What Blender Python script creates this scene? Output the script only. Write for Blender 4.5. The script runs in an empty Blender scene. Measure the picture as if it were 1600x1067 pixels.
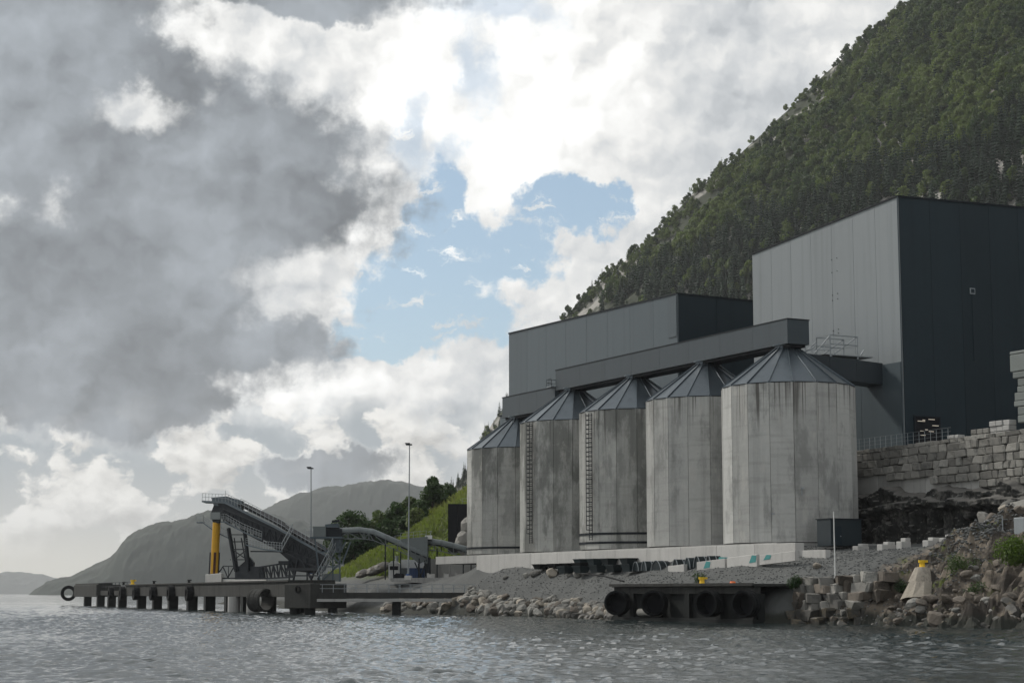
import bpy, bmesh, math, random
import numpy as np
from mathutils import Vector, Matrix
random.seed(7); RNG = np.random.default_rng(7)
sc = bpy.context.scene
COL = sc.collection
R = math.radians

# ------------------------------------------------------------------ camera
F_PX = 2900.0                 # focal length in pixels of the 1600 px wide photograph
CAM_H = 3.0                   # eye height above the water, from a small boat
PITCH = math.atan(393.5 / F_PX)
cd = bpy.data.cameras.new('camera'); cam = bpy.data.objects.new('camera', cd); COL.objects.link(cam)
cd.sensor_width = 36; cd.lens = 36 * F_PX / 1600; cd.clip_start = .5; cd.clip_end = 40000
cam.location = (0, 0, CAM_H); cam.rotation_euler = (math.pi / 2 + PITCH, 0, 0)
sc.camera = cam

# ------------------------------------------------------------------ look
sc.view_settings.view_transform = 'Standard'; sc.view_settings.look = 'None'
sc.view_settings.exposure = 0.0; sc.view_settings.gamma = 1.0
sc.cycles.use_denoising = True
sc.cycles.max_bounces = 4; sc.cycles.diffuse_bounces = 2; sc.cycles.glossy_bounces = 2; sc.cycles.transmission_bounces = 2
sc.cycles.volume_bounces = 0; sc.cycles.use_adaptive_sampling = True; sc.cycles.adaptive_threshold = .02; sc.cycles.transparent_max_bounces = 6

# ------------------------------------------------------------------ sun
SUN_AZ, SUN_EL = R(-54), R(40)          # azimuth from +Y (depth), negative = towards the left
sl = bpy.data.lights.new('sun', 'SUN'); sl.energy = 2.6; sl.angle = R(7); sl.color = (1.0, .95, .87)
so = bpy.data.objects.new('sun', sl); COL.objects.link(so)
sdir = Vector((math.sin(SUN_AZ) * math.cos(SUN_EL), math.cos(SUN_AZ) * math.cos(SUN_EL), math.sin(SUN_EL)))
so.rotation_euler = sdir.to_track_quat('Z', 'Y').to_euler(); so.location = sdir * 200

# ------------------------------------------------------------------ picture geometry
cP, sP = math.cos(PITCH), math.sin(PITCH)
def ray(px, py):
    a = (px - 800) / F_PX; b = (533.5 - py) / F_PX
    return Vector((a, cP - b * sP, sP + b * cP))
def at(px, py, Y):
    k = ray(px, py); return Vector((0, 0, CAM_H)) + k * (Y / k.y)
def atz(px, py, z):
    k = ray(px, py); return Vector((0, 0, CAM_H)) + k * ((z - CAM_H) / k.z)
def project(P):
    x, y, z = P[0], P[1], P[2] - CAM_H
    dep = y * cP + z * sP; up = -y * sP + z * cP
    return 800 + F_PX * x / dep, 533.5 - F_PX * up / dep
# site axes: u runs along the silo row (away, to the left), v runs inland
TH = .4707; OX, OY = 33.46, 226.0
DU = Vector((-math.sin(TH), math.cos(TH), 0)); DV = Vector((math.cos(TH), math.sin(TH), 0))
def S(u, v, z): return Vector((OX, OY, 0)) + DU * u + DV * v + Vector((0, 0, z))
def uv_of(p): w = Vector((p[0] - OX, p[1] - OY, 0)); return w.dot(DU), w.dot(DV)
def on_v(px, py, v):
    k = ray(px, py); t = (v + DV.x * OX + DV.y * OY) / (k.x * DV.x + k.y * DV.y); p = Vector((0, 0, CAM_H)) + k * t
    return uv_of(p)[0], p.z
def on_u(px, py, u):
    k = ray(px, py); t = (u + DU.x * OX + DU.y * OY) / (k.x * DU.x + k.y * DU.y); p = Vector((0, 0, CAM_H)) + k * t
    return uv_of(p)[1], p.z

# ------------------------------------------------------------------ node helper
class X:
    """a socket with arithmetic; every operation adds a node"""
    def __init__(s, nt, sock): s.nt = nt; s.s = sock
    def _m(s, op, *a, clamp=False):
        n = s.nt.nodes.new('ShaderNodeMath'); n.operation = op; n.use_clamp = clamp
        for i, q in enumerate((s,) + a):
            if isinstance(q, X): s.nt.links.new(q.s, n.inputs[i])
            else: n.inputs[i].default_value = q
        return X(s.nt, n.outputs[0])
    def __add__(s, o): return s._m('ADD', o)
    def __radd__(s, o): return s._m('ADD', o)
    def __sub__(s, o): return s._m('SUBTRACT', o)
    def __rsub__(s, o): return (s * -1) + o
    def __mul__(s, o): return s._m('MULTIPLY', o)
    def __rmul__(s, o): return s._m('MULTIPLY', o)
    def __truediv__(s, o): return s._m('DIVIDE', o)
    def min(s, o): return s._m('MINIMUM', o)
    def max(s, o): return s._m('MAXIMUM', o)
    def pow(s, o): return s._m('POWER', o)
    def abs(s): return s._m('ABSOLUTE')
    def clamp(s): return s._m('ADD', 0.0, clamp=True)
def new(nt, t, **kw):
    n = nt.nodes.new(t)
    for k, q in kw.items(): setattr(n, k, q)
    return n
def put(nt, n, key, val):
    if isinstance(val, X): nt.links.new(val.s, n.inputs[key])
    elif val is not None: n.inputs[key].default_value = val
def smooth(x, a, b, lo=0., hi=1.):
    n = new(x.nt, 'ShaderNodeMapRange', interpolation_type='SMOOTHSTEP')
    for i, q in enumerate((x, a, b, lo, hi)): put(x.nt, n, i, q)
    return X(x.nt, n.outputs[0])
def vmul(nt, v, m, add=(0, 0, 0)):
    n = new(nt, 'ShaderNodeVectorMath', operation='MULTIPLY_ADD'); put(nt, n, 0, v); n.inputs[1].default_value = m
    put(nt, n, 2, add if isinstance(add, X) else tuple(add)); return X(nt, n.outputs[0])
def vadd(nt, a, b):
    n = new(nt, 'ShaderNodeVectorMath', operation='ADD'); put(nt, n, 0, a); put(nt, n, 1, b); return X(nt, n.outputs[0])
def vlen(nt, v):
    n = new(nt, 'ShaderNodeVectorMath', operation='LENGTH'); put(nt, n, 0, v); return X(nt, n.outputs['Value'])
def comb(nt, x, y, z=0.):
    n = new(nt, 'ShaderNodeCombineXYZ'); put(nt, n, 0, x); put(nt, n, 1, y); put(nt, n, 2, z); return X(nt, n.outputs[0])
def sep(nt, v):
    n = new(nt, 'ShaderNodeSeparateXYZ'); put(nt, n, 0, v); return [X(nt, o) for o in n.outputs]
def noise(nt, v, scale=1., detail=4., rough=.55, lac=2., dist=0., color=False, ntype='FBM'):
    n = new(nt, 'ShaderNodeTexNoise', noise_dimensions='3D', noise_type=ntype)
    put(nt, n, 'Vector', v); n.inputs['Scale'].default_value = scale; n.inputs['Detail'].default_value = detail
    n.inputs['Roughness'].default_value = rough; n.inputs['Lacunarity'].default_value = lac; n.inputs['Distortion'].default_value = dist
    return X(nt, n.outputs[1 if color else 0])
def mixc(nt, f, a, b, mode='MIX'):
    n = new(nt, 'ShaderNodeMix', data_type='RGBA', blend_type=mode)
    put(nt, n, 0, f)
    for k, q in ((6, a), (7, b)):
        if isinstance(q, X): nt.links.new(q.s, n.inputs[k])
        else: n.inputs[k].default_value = (*q, 1) if len(q) == 3 else q
    return X(nt, n.outputs[2])
def grey(nt, f): return comb(nt, f, f, f)

# ------------------------------------------------------------------ world: daylight sky behind broken cloud
W = bpy.data.worlds.new('World'); sc.world = W; W.use_nodes = True
def build_sky():
    nt = W.node_tree; nt.nodes.clear()
    out = new(nt, 'ShaderNodeOutputWorld'); bg = new(nt, 'ShaderNodeBackground'); nt.links.new(bg.outputs[0], out.inputs[0])
    STR = .1; bg.inputs[1].default_value = STR
    tc = new(nt, 'ShaderNodeTexCoord'); D = X(nt, tc.outputs['Generated'])
    dx, dy, dz = sep(nt, D)
    sky = new(nt, 'ShaderNodeTexSky', sky_type='NISHITA', sun_disc=False)
    sky.sun_elevation = SUN_EL; sky.sun_rotation = SUN_AZ; sky.air_density = 1.0; sky.dust_density = .6; sky.altitude = 0
    blue = X(nt, sky.outputs[0])
    K = 29.0                                   # 1 unit = about 2 degrees
    az = dx._m('ARCTAN2', dy) * K; el = dz._m('ARCSINE') * K
    P = comb(nt, az, el, 0.)
    def sk(px, py):
        k = ray(px, py).normalized(); return math.atan2(k.x, k.y) * K, math.asin(k.z) * K
    # cloud-shaped warp of the sky coordinates
    w1 = noise(nt, P, .55, 2, .55, color=True); w2 = noise(nt, P, 2.3, 4, .6, color=True)
    Pw = vmul(nt, w1, (1.5, 1.2, 0), vadd(nt, P, (-.75, -.6, 0)))
    Pw = vmul(nt, w2, (.75, .65, 0), vadd(nt, Pw, (-.375, -.325, 0)))
    def blobs(lst, base=None):
        r = base
        for (px, py, rx, ry) in lst:
            cx, cy = sk(px, py); ix, iy = 100 / rx, 100 / ry
            L = vlen(nt, vmul(nt, Pw, (ix, iy, 0), (-cx * ix, -cy * iy, 0)))
            r = L if r is None else r.min(L)
        return r
    D3 = vmul(nt, D, (3., 3., 4.), (4.7, 1.3, 2.9))
    n_big = noise(nt, D3, 1.0, 3, .5)                      # whole-sky pattern of cloud and gaps
    n_mid = noise(nt, P, .8, 4, .58)
    n_fine = noise(nt, P, 2.6, 5, .62)
    # billow relief: difference of the field towards the sun
    Pb = vmul(nt, w2, (.5, .42, 0), P)
    relief = noise(nt, Pb, .75, 3, .5) - noise(nt, vadd(nt, Pb, (-.22, .3, 0)), .75, 3, .5)
    relief2 = noise(nt, Pb, 2.4, 3, .55) - noise(nt, vadd(nt, Pb, (-.08, .12, 0)), 2.4, 3, .55)
    inview = smooth(az.abs(), 12., 8.5) * smooth(el, 14., 10.) * 3.   # the clouds seen here are placed one by one; elsewhere the pattern goes on
    # --- blue gaps
    gap = blobs([(665, 470, 115, 80), (690, 385, 70, 95), (690, 300, 42, 60), (890, 325, 105, 34), (960, 318, 40, 40), (790, 395, 95, 55), (600, 528, 110, 28), (735, 510, 75, 40),], smooth(n_big, .36, .30, 1.6, .3) + inview)
    gm = blobs([(60, 130, 330, 210), (330, 300, 300, 210), (430, 250, 170, 130), (100, 480, 420, 200), (300, 530, 250, 60), (400, 525, 130, 42), (120, 610, 330, 80), (270, 640, 150, 45),
                (500, 0, 240, 26), (500, 735, 120, 30)], smooth(n_big, .5, .62, 1.8, .55) + inview)
    gm_ = gm + (n_fine - .5) * .6 + (n_mid - .5) * .4
    cover = smooth(gap + (n_fine - .5) * 1.0 + (n_mid - .5) * .5 + relief * .5, .80, 1.16)
    thin = blobs([(650, 200, 40, 70), (742, 110, 40, 70), (780, 10, 110, 34), (700, 250, 40, 40)])
    cover = cover * smooth(thin + (n_fine - .5) * .9 + (n_mid - .5) * .8, .35, 1.25, .45, 1.)
    wisps = noise(nt, vmul(nt, Pw, (1, 2.6, 1)), 1.3, 5, .6)
    cover = cover.max(smooth(wisps, .55, .70) * .9)
    tone = noise(nt, vadd(nt, Pb, (7.3, 2.1, 0)), .33, 2, .45) + blobs([(860, 170, 170, 170), (600, 120, 150, 130), (640, 640, 160, 70), (900, 420, 60, 50)]).min(1.6) * .07 - .09
    white = smooth(tone, .34, .56, .98, .70) + relief * 1.0 + relief2 * .3
    white = white.max(.42).min(1.02)
    core = smooth(blobs([(850, 160, 220, 190), (640, 120, 190, 120), (600, 640, 200, 80), (560, 300, 70, 120)]) + (n_mid - .5) * .6, 1.25, .35)
    rim = smooth(gm_, 1.7, 1.1)
    white = white * (1 + core * .16 + rim * .14)
    wcol = mixc(nt, 1., mixc(nt, smooth(white, .5, .95), (.95, 1.0, 1.045), (1.0, 1.0, .98)), grey(nt, white), 'MULTIPLY')
    # --- grey cloud bases
    light_hole = blobs([(330, 50, 70, 24), (205, 165, 75, 36), (500, 90, 130, 40), (480, 420, 110, 50), (450, 470, 60, 34), (640, 60, 120, 50)])
    g = 1 - smooth(gm_ + relief * .7, .68, 1.14)
    g = g * smooth(light_hole + (n_fine - .5) * .8, .5, 1.3, .1, 1.)
    gtone = noise(nt, vadd(nt, Pb, (1.7, 8.2, 0)), .4, 4, .55)
    gcv = smooth(gtone, .32, .66, .225, .41) + relief * .38 + relief2 * .1
    gcol = mixc(nt, 1.0, (.915, 1.0, 1.09), grey(nt, gcv), 'MULTIPLY')
    # --- lower broken layer near the horizon
    lowm = smooth(el + (n_mid - .5) * 2.0, 3.2, 2.4) * smooth(az + (n_mid - .5) * 3., -.2, -1.6)
    Pl = vmul(nt, w2, (.4, .4, 0), vmul(nt, P, (1, 1.45, 1), (3.1, 0, 0)))
    puff = noise(nt, Pl, .8, 5, .52); puff_s = noise(nt, vadd(nt, Pl, (-.14, .24, 0)), .8, 5, .52)
    pm = smooth(puff, .465, .525)
    pc = (.80 + (puff - puff_s) * 2.2).max(.55).min(.98)
    base_low = mixc(nt, smooth(el, .2, 2.4), (.62, .61, .56), (.40, .445, .475))
    low = mixc(nt, pm * smooth(el, .25, 1.2), base_low, mixc(nt, 1.0, (1., .985, .94), grey(nt, pc), 'MULTIPLY'))
    glow = smooth(el, 1.3, .3) * smooth(az, -4.2, -6.8)
    low = mixc(nt, glow * .5, low, (.86, .82, .70))
    blue = mixc(nt, .3, blue, (5.4, 7.2, 8.4))
    c = mixc(nt, 1., wcol, (1 / STR,) * 3, 'MULTIPLY')
    c = mixc(nt, cover, blue, c)
    c = mixc(nt, g, c, mixc(nt, 1., gcol, (1 / STR,) * 3, 'MULTIPLY'))
    c = mixc(nt, lowm * (1 - g * .92), c, mixc(nt, 1., low, (1 / STR,) * 3, 'MULTIPLY'))
    nt.links.new(c.s, bg.inputs[0])
build_sky()
W.cycles.sampling_method = 'MANUAL'; W.cycles.sample_map_resolution = 512

# ------------------------------------------------------------------ materials (procedural, in world position)
MATS = {}
def pmat(name, col, rough=.8, metal=0., var=.2, scale=.5, bump=0., bscale=3., streak=0., rnd=0., col2=None, c2=(.5, .62), stretch=(1, 1, 1), spec=.4, extra=None):
    m = bpy.data.materials.new(name); m.use_nodes = True; nt = m.node_tree
    b = nt.nodes['Principled BSDF']
    g = new(nt, 'ShaderNodeNewGeometry'); P = X(nt, g.outputs['Position'])
    oi = new(nt, 'ShaderNodeObjectInfo'); rv = X(nt, oi.outputs['Random'])
    off = comb(nt, rv * 37., rv * 91., rv * 13.) if rnd else None
    Pv = vmul(nt, P, stretch, off if off else (0, 0, 0))
    n1 = noise(nt, Pv, scale, 6, .6); n2 = noise(nt, Pv, scale * 7.3, 4, .6)
    val = 1 + (n1 - .5) * (var * 2) + (n2 - .5) * var
    c = mixc(nt, smooth(n1 * .7 + n2 * .3, *c2), col, col2) if col2 else None
    if streak:
        st = noise(nt, vmul(nt, P, (.9, .9, .03), off if off else (0, 0, 0)), 1., 5, .65)
        val = val * (1 - smooth(st, .48, .72) * streak)
    if rnd: val = val * (1 - rnd + rv * (2 * rnd))
    c = mixc(nt, 1., c if c else col, grey(nt, val), 'MULTIPLY')
    if extra: c = extra(nt, c, P, rv)
    nt.links.new(c.s, b.inputs['Base Color'])
    b.inputs['Roughness'].default_value = rough; b.inputs['Metallic'].default_value = metal; b.inputs['Specular IOR Level'].default_value = spec
    if bump:
        bn = new(nt, 'ShaderNodeBump'); bn.inputs['Strength'].default_value = 1.; bn.inputs['Distance'].default_value = bump
        put(nt, bn, 'Height', noise(nt, Pv, bscale, 6, .65)); nt.links.new(bn.outputs[0], b.inputs['Normal'])
    MATS[name] = m; return m
def silo_extra(nt, c, P, rv):
    x, y, z = sep(nt, P)
    off = comb(nt, rv * 50., rv * 20., 0.)
    # formwork lifts, pale leached patches and dark runs below the eaves
    lift = noise(nt, vmul(nt, P, (.12, .12, 1.6), off), 1., 3, .5)
    c = mixc(nt, smooth(lift, .52, .66) * .22, c, (.17, .17, .16))
    pale = noise(nt, vmul(nt, P, (.9, .9, .35), off), .7, 6, .65)
    c = mixc(nt, smooth(pale, .55, .68) * .45, c, (.47, .46, .435))
    damp = noise(nt, vmul(nt, P, (.3, .3, .12), (11, 3, 0)), .8, 7, .68)
    c = mixc(nt, smooth(damp, .50, .62) * .5, c, (.135, .14, .135))
    run = noise(nt, vmul(nt, P, (2.6, 2.6, .02), off), 1., 3, .6)
    reach = noise(nt, vmul(nt, P, (1.9, 1.9, 0), off), 1., 2, .5)
    m = smooth(run, .50, .62) * smooth(z + reach * 13. - 6.5, 22.5, 27.0)
    return mixc(nt, m * .8, c, (.055, .05, .045))
pmat('silo_concrete', (.385, .39, .378), .85, var=.2, scale=.35, bump=.02, bscale=4, streak=.2, rnd=.15, extra=silo_extra)
_e = silo_extra
def worn_extra(nt, c, P, rv):
    c = silo_extra(nt, c, P, rv)
    d1 = noise(nt, vmul(nt, P, (.28, .28, .1), (31, 8, 2)), .8, 7, .68); d2 = noise(nt, vmul(nt, P, (.8, .8, .45), (3, 18, 2)), .8, 6, .66)
    c = mixc(nt, smooth(d1, .45, .57) * .7, c, (.10, .105, .098))
    return mixc(nt, smooth(d2, .56, .66) * .5, c, (.36, .355, .335))
pmat('worn_concrete', (.345, .35, .335), .85, var=.2, scale=.35, bump=.02, bscale=4, streak=.25, rnd=.15, extra=worn_extra)
pmat('grey_element', (.16, .178, .172), .8, var=.2, scale=.5, rnd=.15)
pmat('concrete', (.36, .36, .35), .85, var=.18, scale=.3, bump=.02, bscale=5, streak=.3, rnd=.08)
pmat('pale_concrete', (.46, .455, .44), .85, var=.16, scale=.4, bump=.02, bscale=5, streak=.2, rnd=.1)
pmat('dark_concrete', (.042, .043, .041), .9, var=.35, scale=.6, bump=.04, bscale=3, streak=.4, rnd=.15, spec=.2)
pmat('wet_concrete', (.012, .014, .014), .6, var=.4, scale=.8, bump=.03, bscale=3, rnd=.15, spec=.15)
pmat('roof_metal', (.075, .095, .112), .3, .5, var=.22, scale=.25, streak=.2, rnd=.1, bump=.006, bscale=1.2)
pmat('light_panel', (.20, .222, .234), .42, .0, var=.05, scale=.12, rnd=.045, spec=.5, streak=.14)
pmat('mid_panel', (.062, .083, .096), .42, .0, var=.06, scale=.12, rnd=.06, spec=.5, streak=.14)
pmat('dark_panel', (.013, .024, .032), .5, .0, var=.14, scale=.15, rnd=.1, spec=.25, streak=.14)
pmat('gallery', (.03, .043, .053), .45, .0, var=.1, scale=.2, rnd=.06, spec=.5, streak=.14)
pmat('dark_gallery', (.018, .026, .033), .5, .0, var=.1, scale=.2, rnd=.05)
pmat('black_sheet', (.010, .011, .014), .6, var=.15, scale=.4, spec=.15)
pmat('galvanised', (.25, .275, .29), .5, .2, var=.15, scale=.6, rnd=.1)
pmat('blue_steel', (.06, .083, .10), .5, .1, var=.2, scale=.5, rnd=.1)
pmat('dark_steel', (.014, .018, .023), .6, .0, var=.25, scale=.5, rnd=.15, spec=.15)
pmat('conveyor_grey', (.125, .145, .148), .55, .2, var=.2, scale=.5, rnd=.1)
pmat('yellow_paint', (.62, .33, .015), .5, var=.15, scale=1., streak=.35)
pmat('bollard_yellow', (.80, .53, .03), .5, var=.1, scale=2.)
pmat('rust', (.09, .035, .02), .8, var=.4, scale=2.)
pmat('orange', (.75, .16, .03), .5, var=.1, scale=2.)
pmat('rubber', (.008, .009, .010), .8, var=.4, scale=1.5, bump=.02, bscale=4, spec=.15)
pmat('white_paint', (.66, .67, .66), .6, var=.1, scale=.6, streak=.2)
pmat('blue_paint', (.02, .06, .17), .5, var=.15, scale=.6)
pmat('teal', (.05, .24, .24), .6, var=.2, scale=1.)
pmat('trough_plastic', (.014, .022, .025), .45, var=.3, scale=1., rnd=.3, spec=.2)
pmat('green_dark', (.011, .02, .026), .5, var=.15, scale=.4)
pmat('stone', (.20, .195, .18), .9, var=.35, scale=.9, bump=.08, bscale=3, rnd=.35, col2=(.11, .112, .105))
pmat('brown_stone', (.125, .108, .09), .9, var=.4, scale=.8, bump=.08, bscale=3, rnd=.3, col2=(.06, .054, .047))
pmat('pale_stone', (.31, .28, .235), .9, var=.35, scale=.8, bump=.08, bscale=3, rnd=.25, col2=(.18, .16, .135))
pmat('wet_stone', (.05, .048, .043), .6, var=.4, scale=.9, bump=.06, bscale=3, rnd=.3, col2=(.09, .075, .05))
def rock_extra(nt, c, P, rv):
    g = new(nt, 'ShaderNodeNewGeometry'); nz = sep(nt, X(nt, g.outputs['True Normal']))[2]
    return mixc(nt, smooth(nz, .35, .75) * .8, c, (.15, .145, .135))      # upward faces coloured lighter, for contrast on the ledges
pmat('dark_rock', (.028, .029, .028), .8, var=.5, scale=.6, bump=.2, bscale=1.8, col2=(.085, .083, .077), stretch=(1, 1, .45), spec=.2, extra=rock_extra)
pmat('gravel_stone', (.105, .11, .11), .9, var=.35, scale=1.1, rnd=.0, col2=(.33, .33, .32), c2=(.58, .64))
def shore_extra(nt, c, P, rv):
    x, y, z = sep(nt, P)
    nn = noise(nt, P, .5, 5, .6)
    rock = noise(nt, vmul(nt, P, (1, 1, 2.2)), .3, 6, .6)
    du = (x - OX) * DU.x + (y - OY) * DU.y; dv = (x - OX) * DV.x + (y - OY) * DV.y
    # right-hand bank: brown rock with mossy patches
    rk = mixc(nt, smooth(rock, .42, .6), (.035, .03, .025), (.15, .127, .102))
    moss = smooth(noise(nt, P, .33, 5, .62) , .56, .66)
    rk = mixc(nt, moss * .85, rk, (.075, .095, .018))
    c = mixc(nt, smooth(du * -1 + (nn - .5) * 7., 31., 34.) * smooth(dv + (nn - .5) * 5 , 6.5, 2.5), c, rk)
    # grass slope behind the conveyors
    gr = mixc(nt, smooth(noise(nt, P, .25, 6, .65), .4, .6), (.105, .14, .032), (.06, .08, .024))
    gr = mixc(nt, smooth(noise(nt, vadd(nt, P, (5, 9, 2)), .12, 5, .65), .47, .60) * .85, gr, (.12, .105, .045))
    c = mixc(nt, smooth(du + (nn - .5) * 6., 104., 110.) * smooth(z + (nn - .5) * 3., 5.2, 7.2), c, gr)
    # tide zone
    return mixc(nt, smooth(z + (nn - .5) * 1.2, 1.5, .6), c, (.025, .027, .022))
pmat('ground', (.078, .082, .081), .95, var=.22, scale=.35, bump=.05, bscale=5, extra=shore_extra)
pmat('yard', (.16, .16, .155), .95, var=.2, scale=.3, bump=.02, bscale=5)
pmat('forest_floor', (.022, .03, .014), .95, var=.4, scale=.02, col2=(.075, .08, .045), c2=(.5, .7))
pmat('cliff', (.30, .29, .265), .85, var=.3, scale=.12, bump=1.2, bscale=.2, col2=(.17, .165, .15))
pmat('far_hill', (.03, .04, .032), .95, var=.45, scale=.012)
pmat('bark', (.05, .04, .03), .9)
def leafmat(name, col, col2, tr=.35):
    m = bpy.data.materials.new(name); m.use_nodes = True; nt = m.node_tree; b = nt.nodes['Principled BSDF']
    g = new(nt, 'ShaderNodeNewGeometry'); oi = new(nt, 'ShaderNodeObjectInfo'); rv = X(nt, oi.outputs['Random'])
    n = noise(nt, X(nt, g.outputs['Position']), .012, 4, .6); n2 = noise(nt, X(nt, g.outputs['Position']), .35, 3, .6)
    c = mixc(nt, smooth(n * .66 + rv * .24 + n2 * .10, .38, .62), col, col2)
    nt.links.new(c.s, b.inputs['Base Color']); b.inputs['Roughness'].default_value = .6; b.inputs['Specular IOR Level'].default_value = .25
    t = new(nt, 'ShaderNodeBsdfTranslucent'); put(nt, t, 'Color', mixc(nt, 1., c, (1.1, 1.35, .5), 'MULTIPLY'))
    mx = new(nt, 'ShaderNodeMixShader'); mx.inputs[0].default_value = tr
    nt.links.new(b.outputs[0], mx.inputs[1]); nt.links.new(t.outputs[0], mx.inputs[2])
    nt.links.new(mx.outputs[0], nt.nodes['Material Output'].inputs[0]); MATS[name] = m
leafmat('leaf', (.04, .066, .032), (.13, .162, .062))
leafmat('needle', (.013, .028, .018), (.024, .046, .027), .12)
leafmat('dark_leaf', (.022, .048, .02), (.045, .078, .028), .25)
leafmat('bright_leaf', (.075, .12, .02), (.15, .20, .03))
leafmat('grass_blade', (.08, .115, .03), (.19, .205, .07))

# ------------------------------------------------------------------ mesh helper
ORG = {}
class MB:
    def __init__(s): s.v = []; s.f = []
    def add(s, vs, fs):
        o = len(s.v); s.v += [Vector(p) for p in vs]; s.f += [tuple(i + o for i in f) for f in fs]; return s
    def box(s, c, d, rz=0., ax=None):
        a, b = (Vector((math.cos(rz), math.sin(rz), 0)), Vector((-math.sin(rz), math.cos(rz), 0))) if ax is None else ax
        c = Vector(c); z = Vector((0, 0, 1)); vs = []
        for k in (-.5, .5):
            for i, j in ((-.5, -.5), (.5, -.5), (.5, .5), (-.5, .5)): vs.append(c + a * (i * d[0]) + b * (j * d[1]) + z * (k * d[2]))
        return s.add(vs, [(3, 2, 1, 0), (4, 5, 6, 7), (0, 1, 5, 4), (1, 2, 6, 5), (2, 3, 7, 6), (3, 0, 4, 7)])
    def sbox(s, u0, u1, v0, v1, z0, z1):      # box in site axes
        vs = [S(u, v, z) for z in (z0, z1) for u, v in ((u0, v0), (u0, v1), (u1, v1), (u1, v0))]
        return s.add(vs, [(3, 2, 1, 0), (4, 5, 6, 7), (0, 1, 5, 4), (1, 2, 6, 5), (2, 3, 7, 6), (3, 0, 4, 7)])
    def bar(s, p, q, w=.1, h=None, up=(0, 0, 1)):
        p, q = Vector(p), Vector(q); h = h or w; t = (q - p)
        if t.length < 1e-6: return s
        t.normalize(); a = t.cross(Vector(up))
        if a.length < 1e-3: a = t.cross(Vector((1, 0, 0)))
        a.normalize(); b = a.cross(t); vs = []
        for e in (p, q):
            for i, j in ((-.5, -.5), (.5, -.5), (.5, .5), (-.5, .5)): vs.append(e + a * (i * w) + b * (j * h))
        return s.add(vs, [(0, 1, 2, 3), (7, 6, 5, 4), (0, 4, 5, 1), (1, 5, 6, 2), (2, 6, 7, 3), (3, 7, 4, 0)])
    def tube(s, p, q, r, n=10, r2=None, cap=True, inner=None):
        p, q = Vector(p), Vector(q); r2 = r if r2 is None else r2; t = (q - p).normalized()
        a = t.cross(Vector((0, 0, 1)))
        if a.length < 1e-3: a = Vector((1, 0, 0))
        a.normalize(); b = t.cross(a); ring = [a * math.cos(2 * math.pi * i / n) + b * math.sin(2 * math.pi * i / n) for i in range(n)]
        vs = [p + e * r for e in ring] + [q + e * r2 for e in ring]
        fs = [(i, (i + 1) % n, n + (i + 1) % n, n + i) for i in range(n)]
        if inner:
            vs += [p + e * inner for e in ring] + [q + e * inner for e in ring]
            for i in range(n):
                j = (i + 1) % n
                fs += [(2 * n + j, 2 * n + i, 3 * n + i, 3 * n + j), (j, i, 2 * n + i, 2 * n + j), (n + i, n + j, 3 * n + j, 3 * n + i)]
        elif cap: fs += [tuple(range(n - 1, -1, -1)), tuple(range(n, 2 * n))]
        return s.add(vs, fs)
    def prism(s, pts, vec):
        n = len(pts); vec = Vector(vec); pts = [Vector(p) for p in pts]
        return s.add(pts + [p + vec for p in pts], [tuple(range(n)), tuple(range(2 * n - 1, n - 1, -1))] + [(i, n + i, n + (i + 1) % n, (i + 1) % n) for i in range(n)])
    def rail(s, pts, h=1.1, step=1.6, w=.07, mids=2):
        pts = [Vector(p) for p in pts]; z = Vector((0, 0, 1))
        for a, b in zip(pts, pts[1:]):
            k = max(1, round((b - a).length / step))
            for i in range(k + 1): p = a.lerp(b, i / k); s.bar(p, p + z * h, w)
            for m in range(mids): s.bar(a + z * h * (1 - m / max(mids, 1)), b + z * h * (1 - m / max(mids, 1)), w * .9)
        return s
    def truss(s, a0, b0, a1, b1, n, w=.14):   # panel truss between chord a (a0->a1) and chord b (b0->b1)
        a0, b0, a1, b1 = map(Vector, (a0, b0, a1, b1))
        s.bar(a0, a1, w); s.bar(b0, b1, w)
        for i in range(n + 1):
            p, q = a0.lerp(a1, i / n), b0.lerp(b1, i / n); s.bar(p, q, w * .8)
            if i < n:
                p2, q2 = a0.lerp(a1, (i + 1) / n), b0.lerp(b1, (i + 1) / n)
                s.bar(p, q2, w * .7) if i % 2 == 0 else s.bar(q, p2, w * .7)
        return s
    def mesh(s, name, org, mat, smooth=False):
        me = bpy.data.meshes.new(name); me.from_pydata([tuple(p - org) for p in s.v], [], s.f); me.validate(); me.materials.append(MATS[mat])
        bm = bmesh.new(); bm.from_mesh(me); bmesh.ops.recalc_face_normals(bm, faces=bm.faces); bm.to_mesh(me); bm.free()
        if smooth: me.polygons.foreach_set('use_smooth', [True] * len(me.polygons))
        return me
    def build(s, name, mat, parent=None, smooth=False, org=None, bevel=0.):
        if parent is not None: o_ = ORG[parent.name]
        elif org is not None: o_ = Vector(org)
        else:
            lo = Vector([min(p[i] for p in s.v) for i in range(3)]); hi = Vector([max(p[i] for p in s.v) for i in range(3)])
            o_ = Vector(((lo.x + hi.x) / 2, (lo.y + hi.y) / 2, lo.z))
        o = bpy.data.objects.new(name, s.mesh(name, o_, mat, smooth)); COL.objects.link(o); ORG[o.name] = o_
        if parent is not None: o.parent = parent
        else: o.location = o_
        if bevel:
            md = o.modifiers.new('edge', 'BEVEL'); md.width = bevel; md.segments = 1; md.limit_method = 'ANGLE'
        return o
def tag(o, label, cat=None, group=None, kind=None):
    o['label'] = label
    if cat: o['category'] = cat
    if group: o['group'] = group
    if kind: o['kind'] = kind
    return o
def thing(name, loc, label, cat, group=None):
    o = bpy.data.objects.new(name, None); o.empty_display_size = .5; COL.objects.link(o); o.location = loc; ORG[o.name] = Vector(loc)
    return tag(o, label, cat, group)
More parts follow.
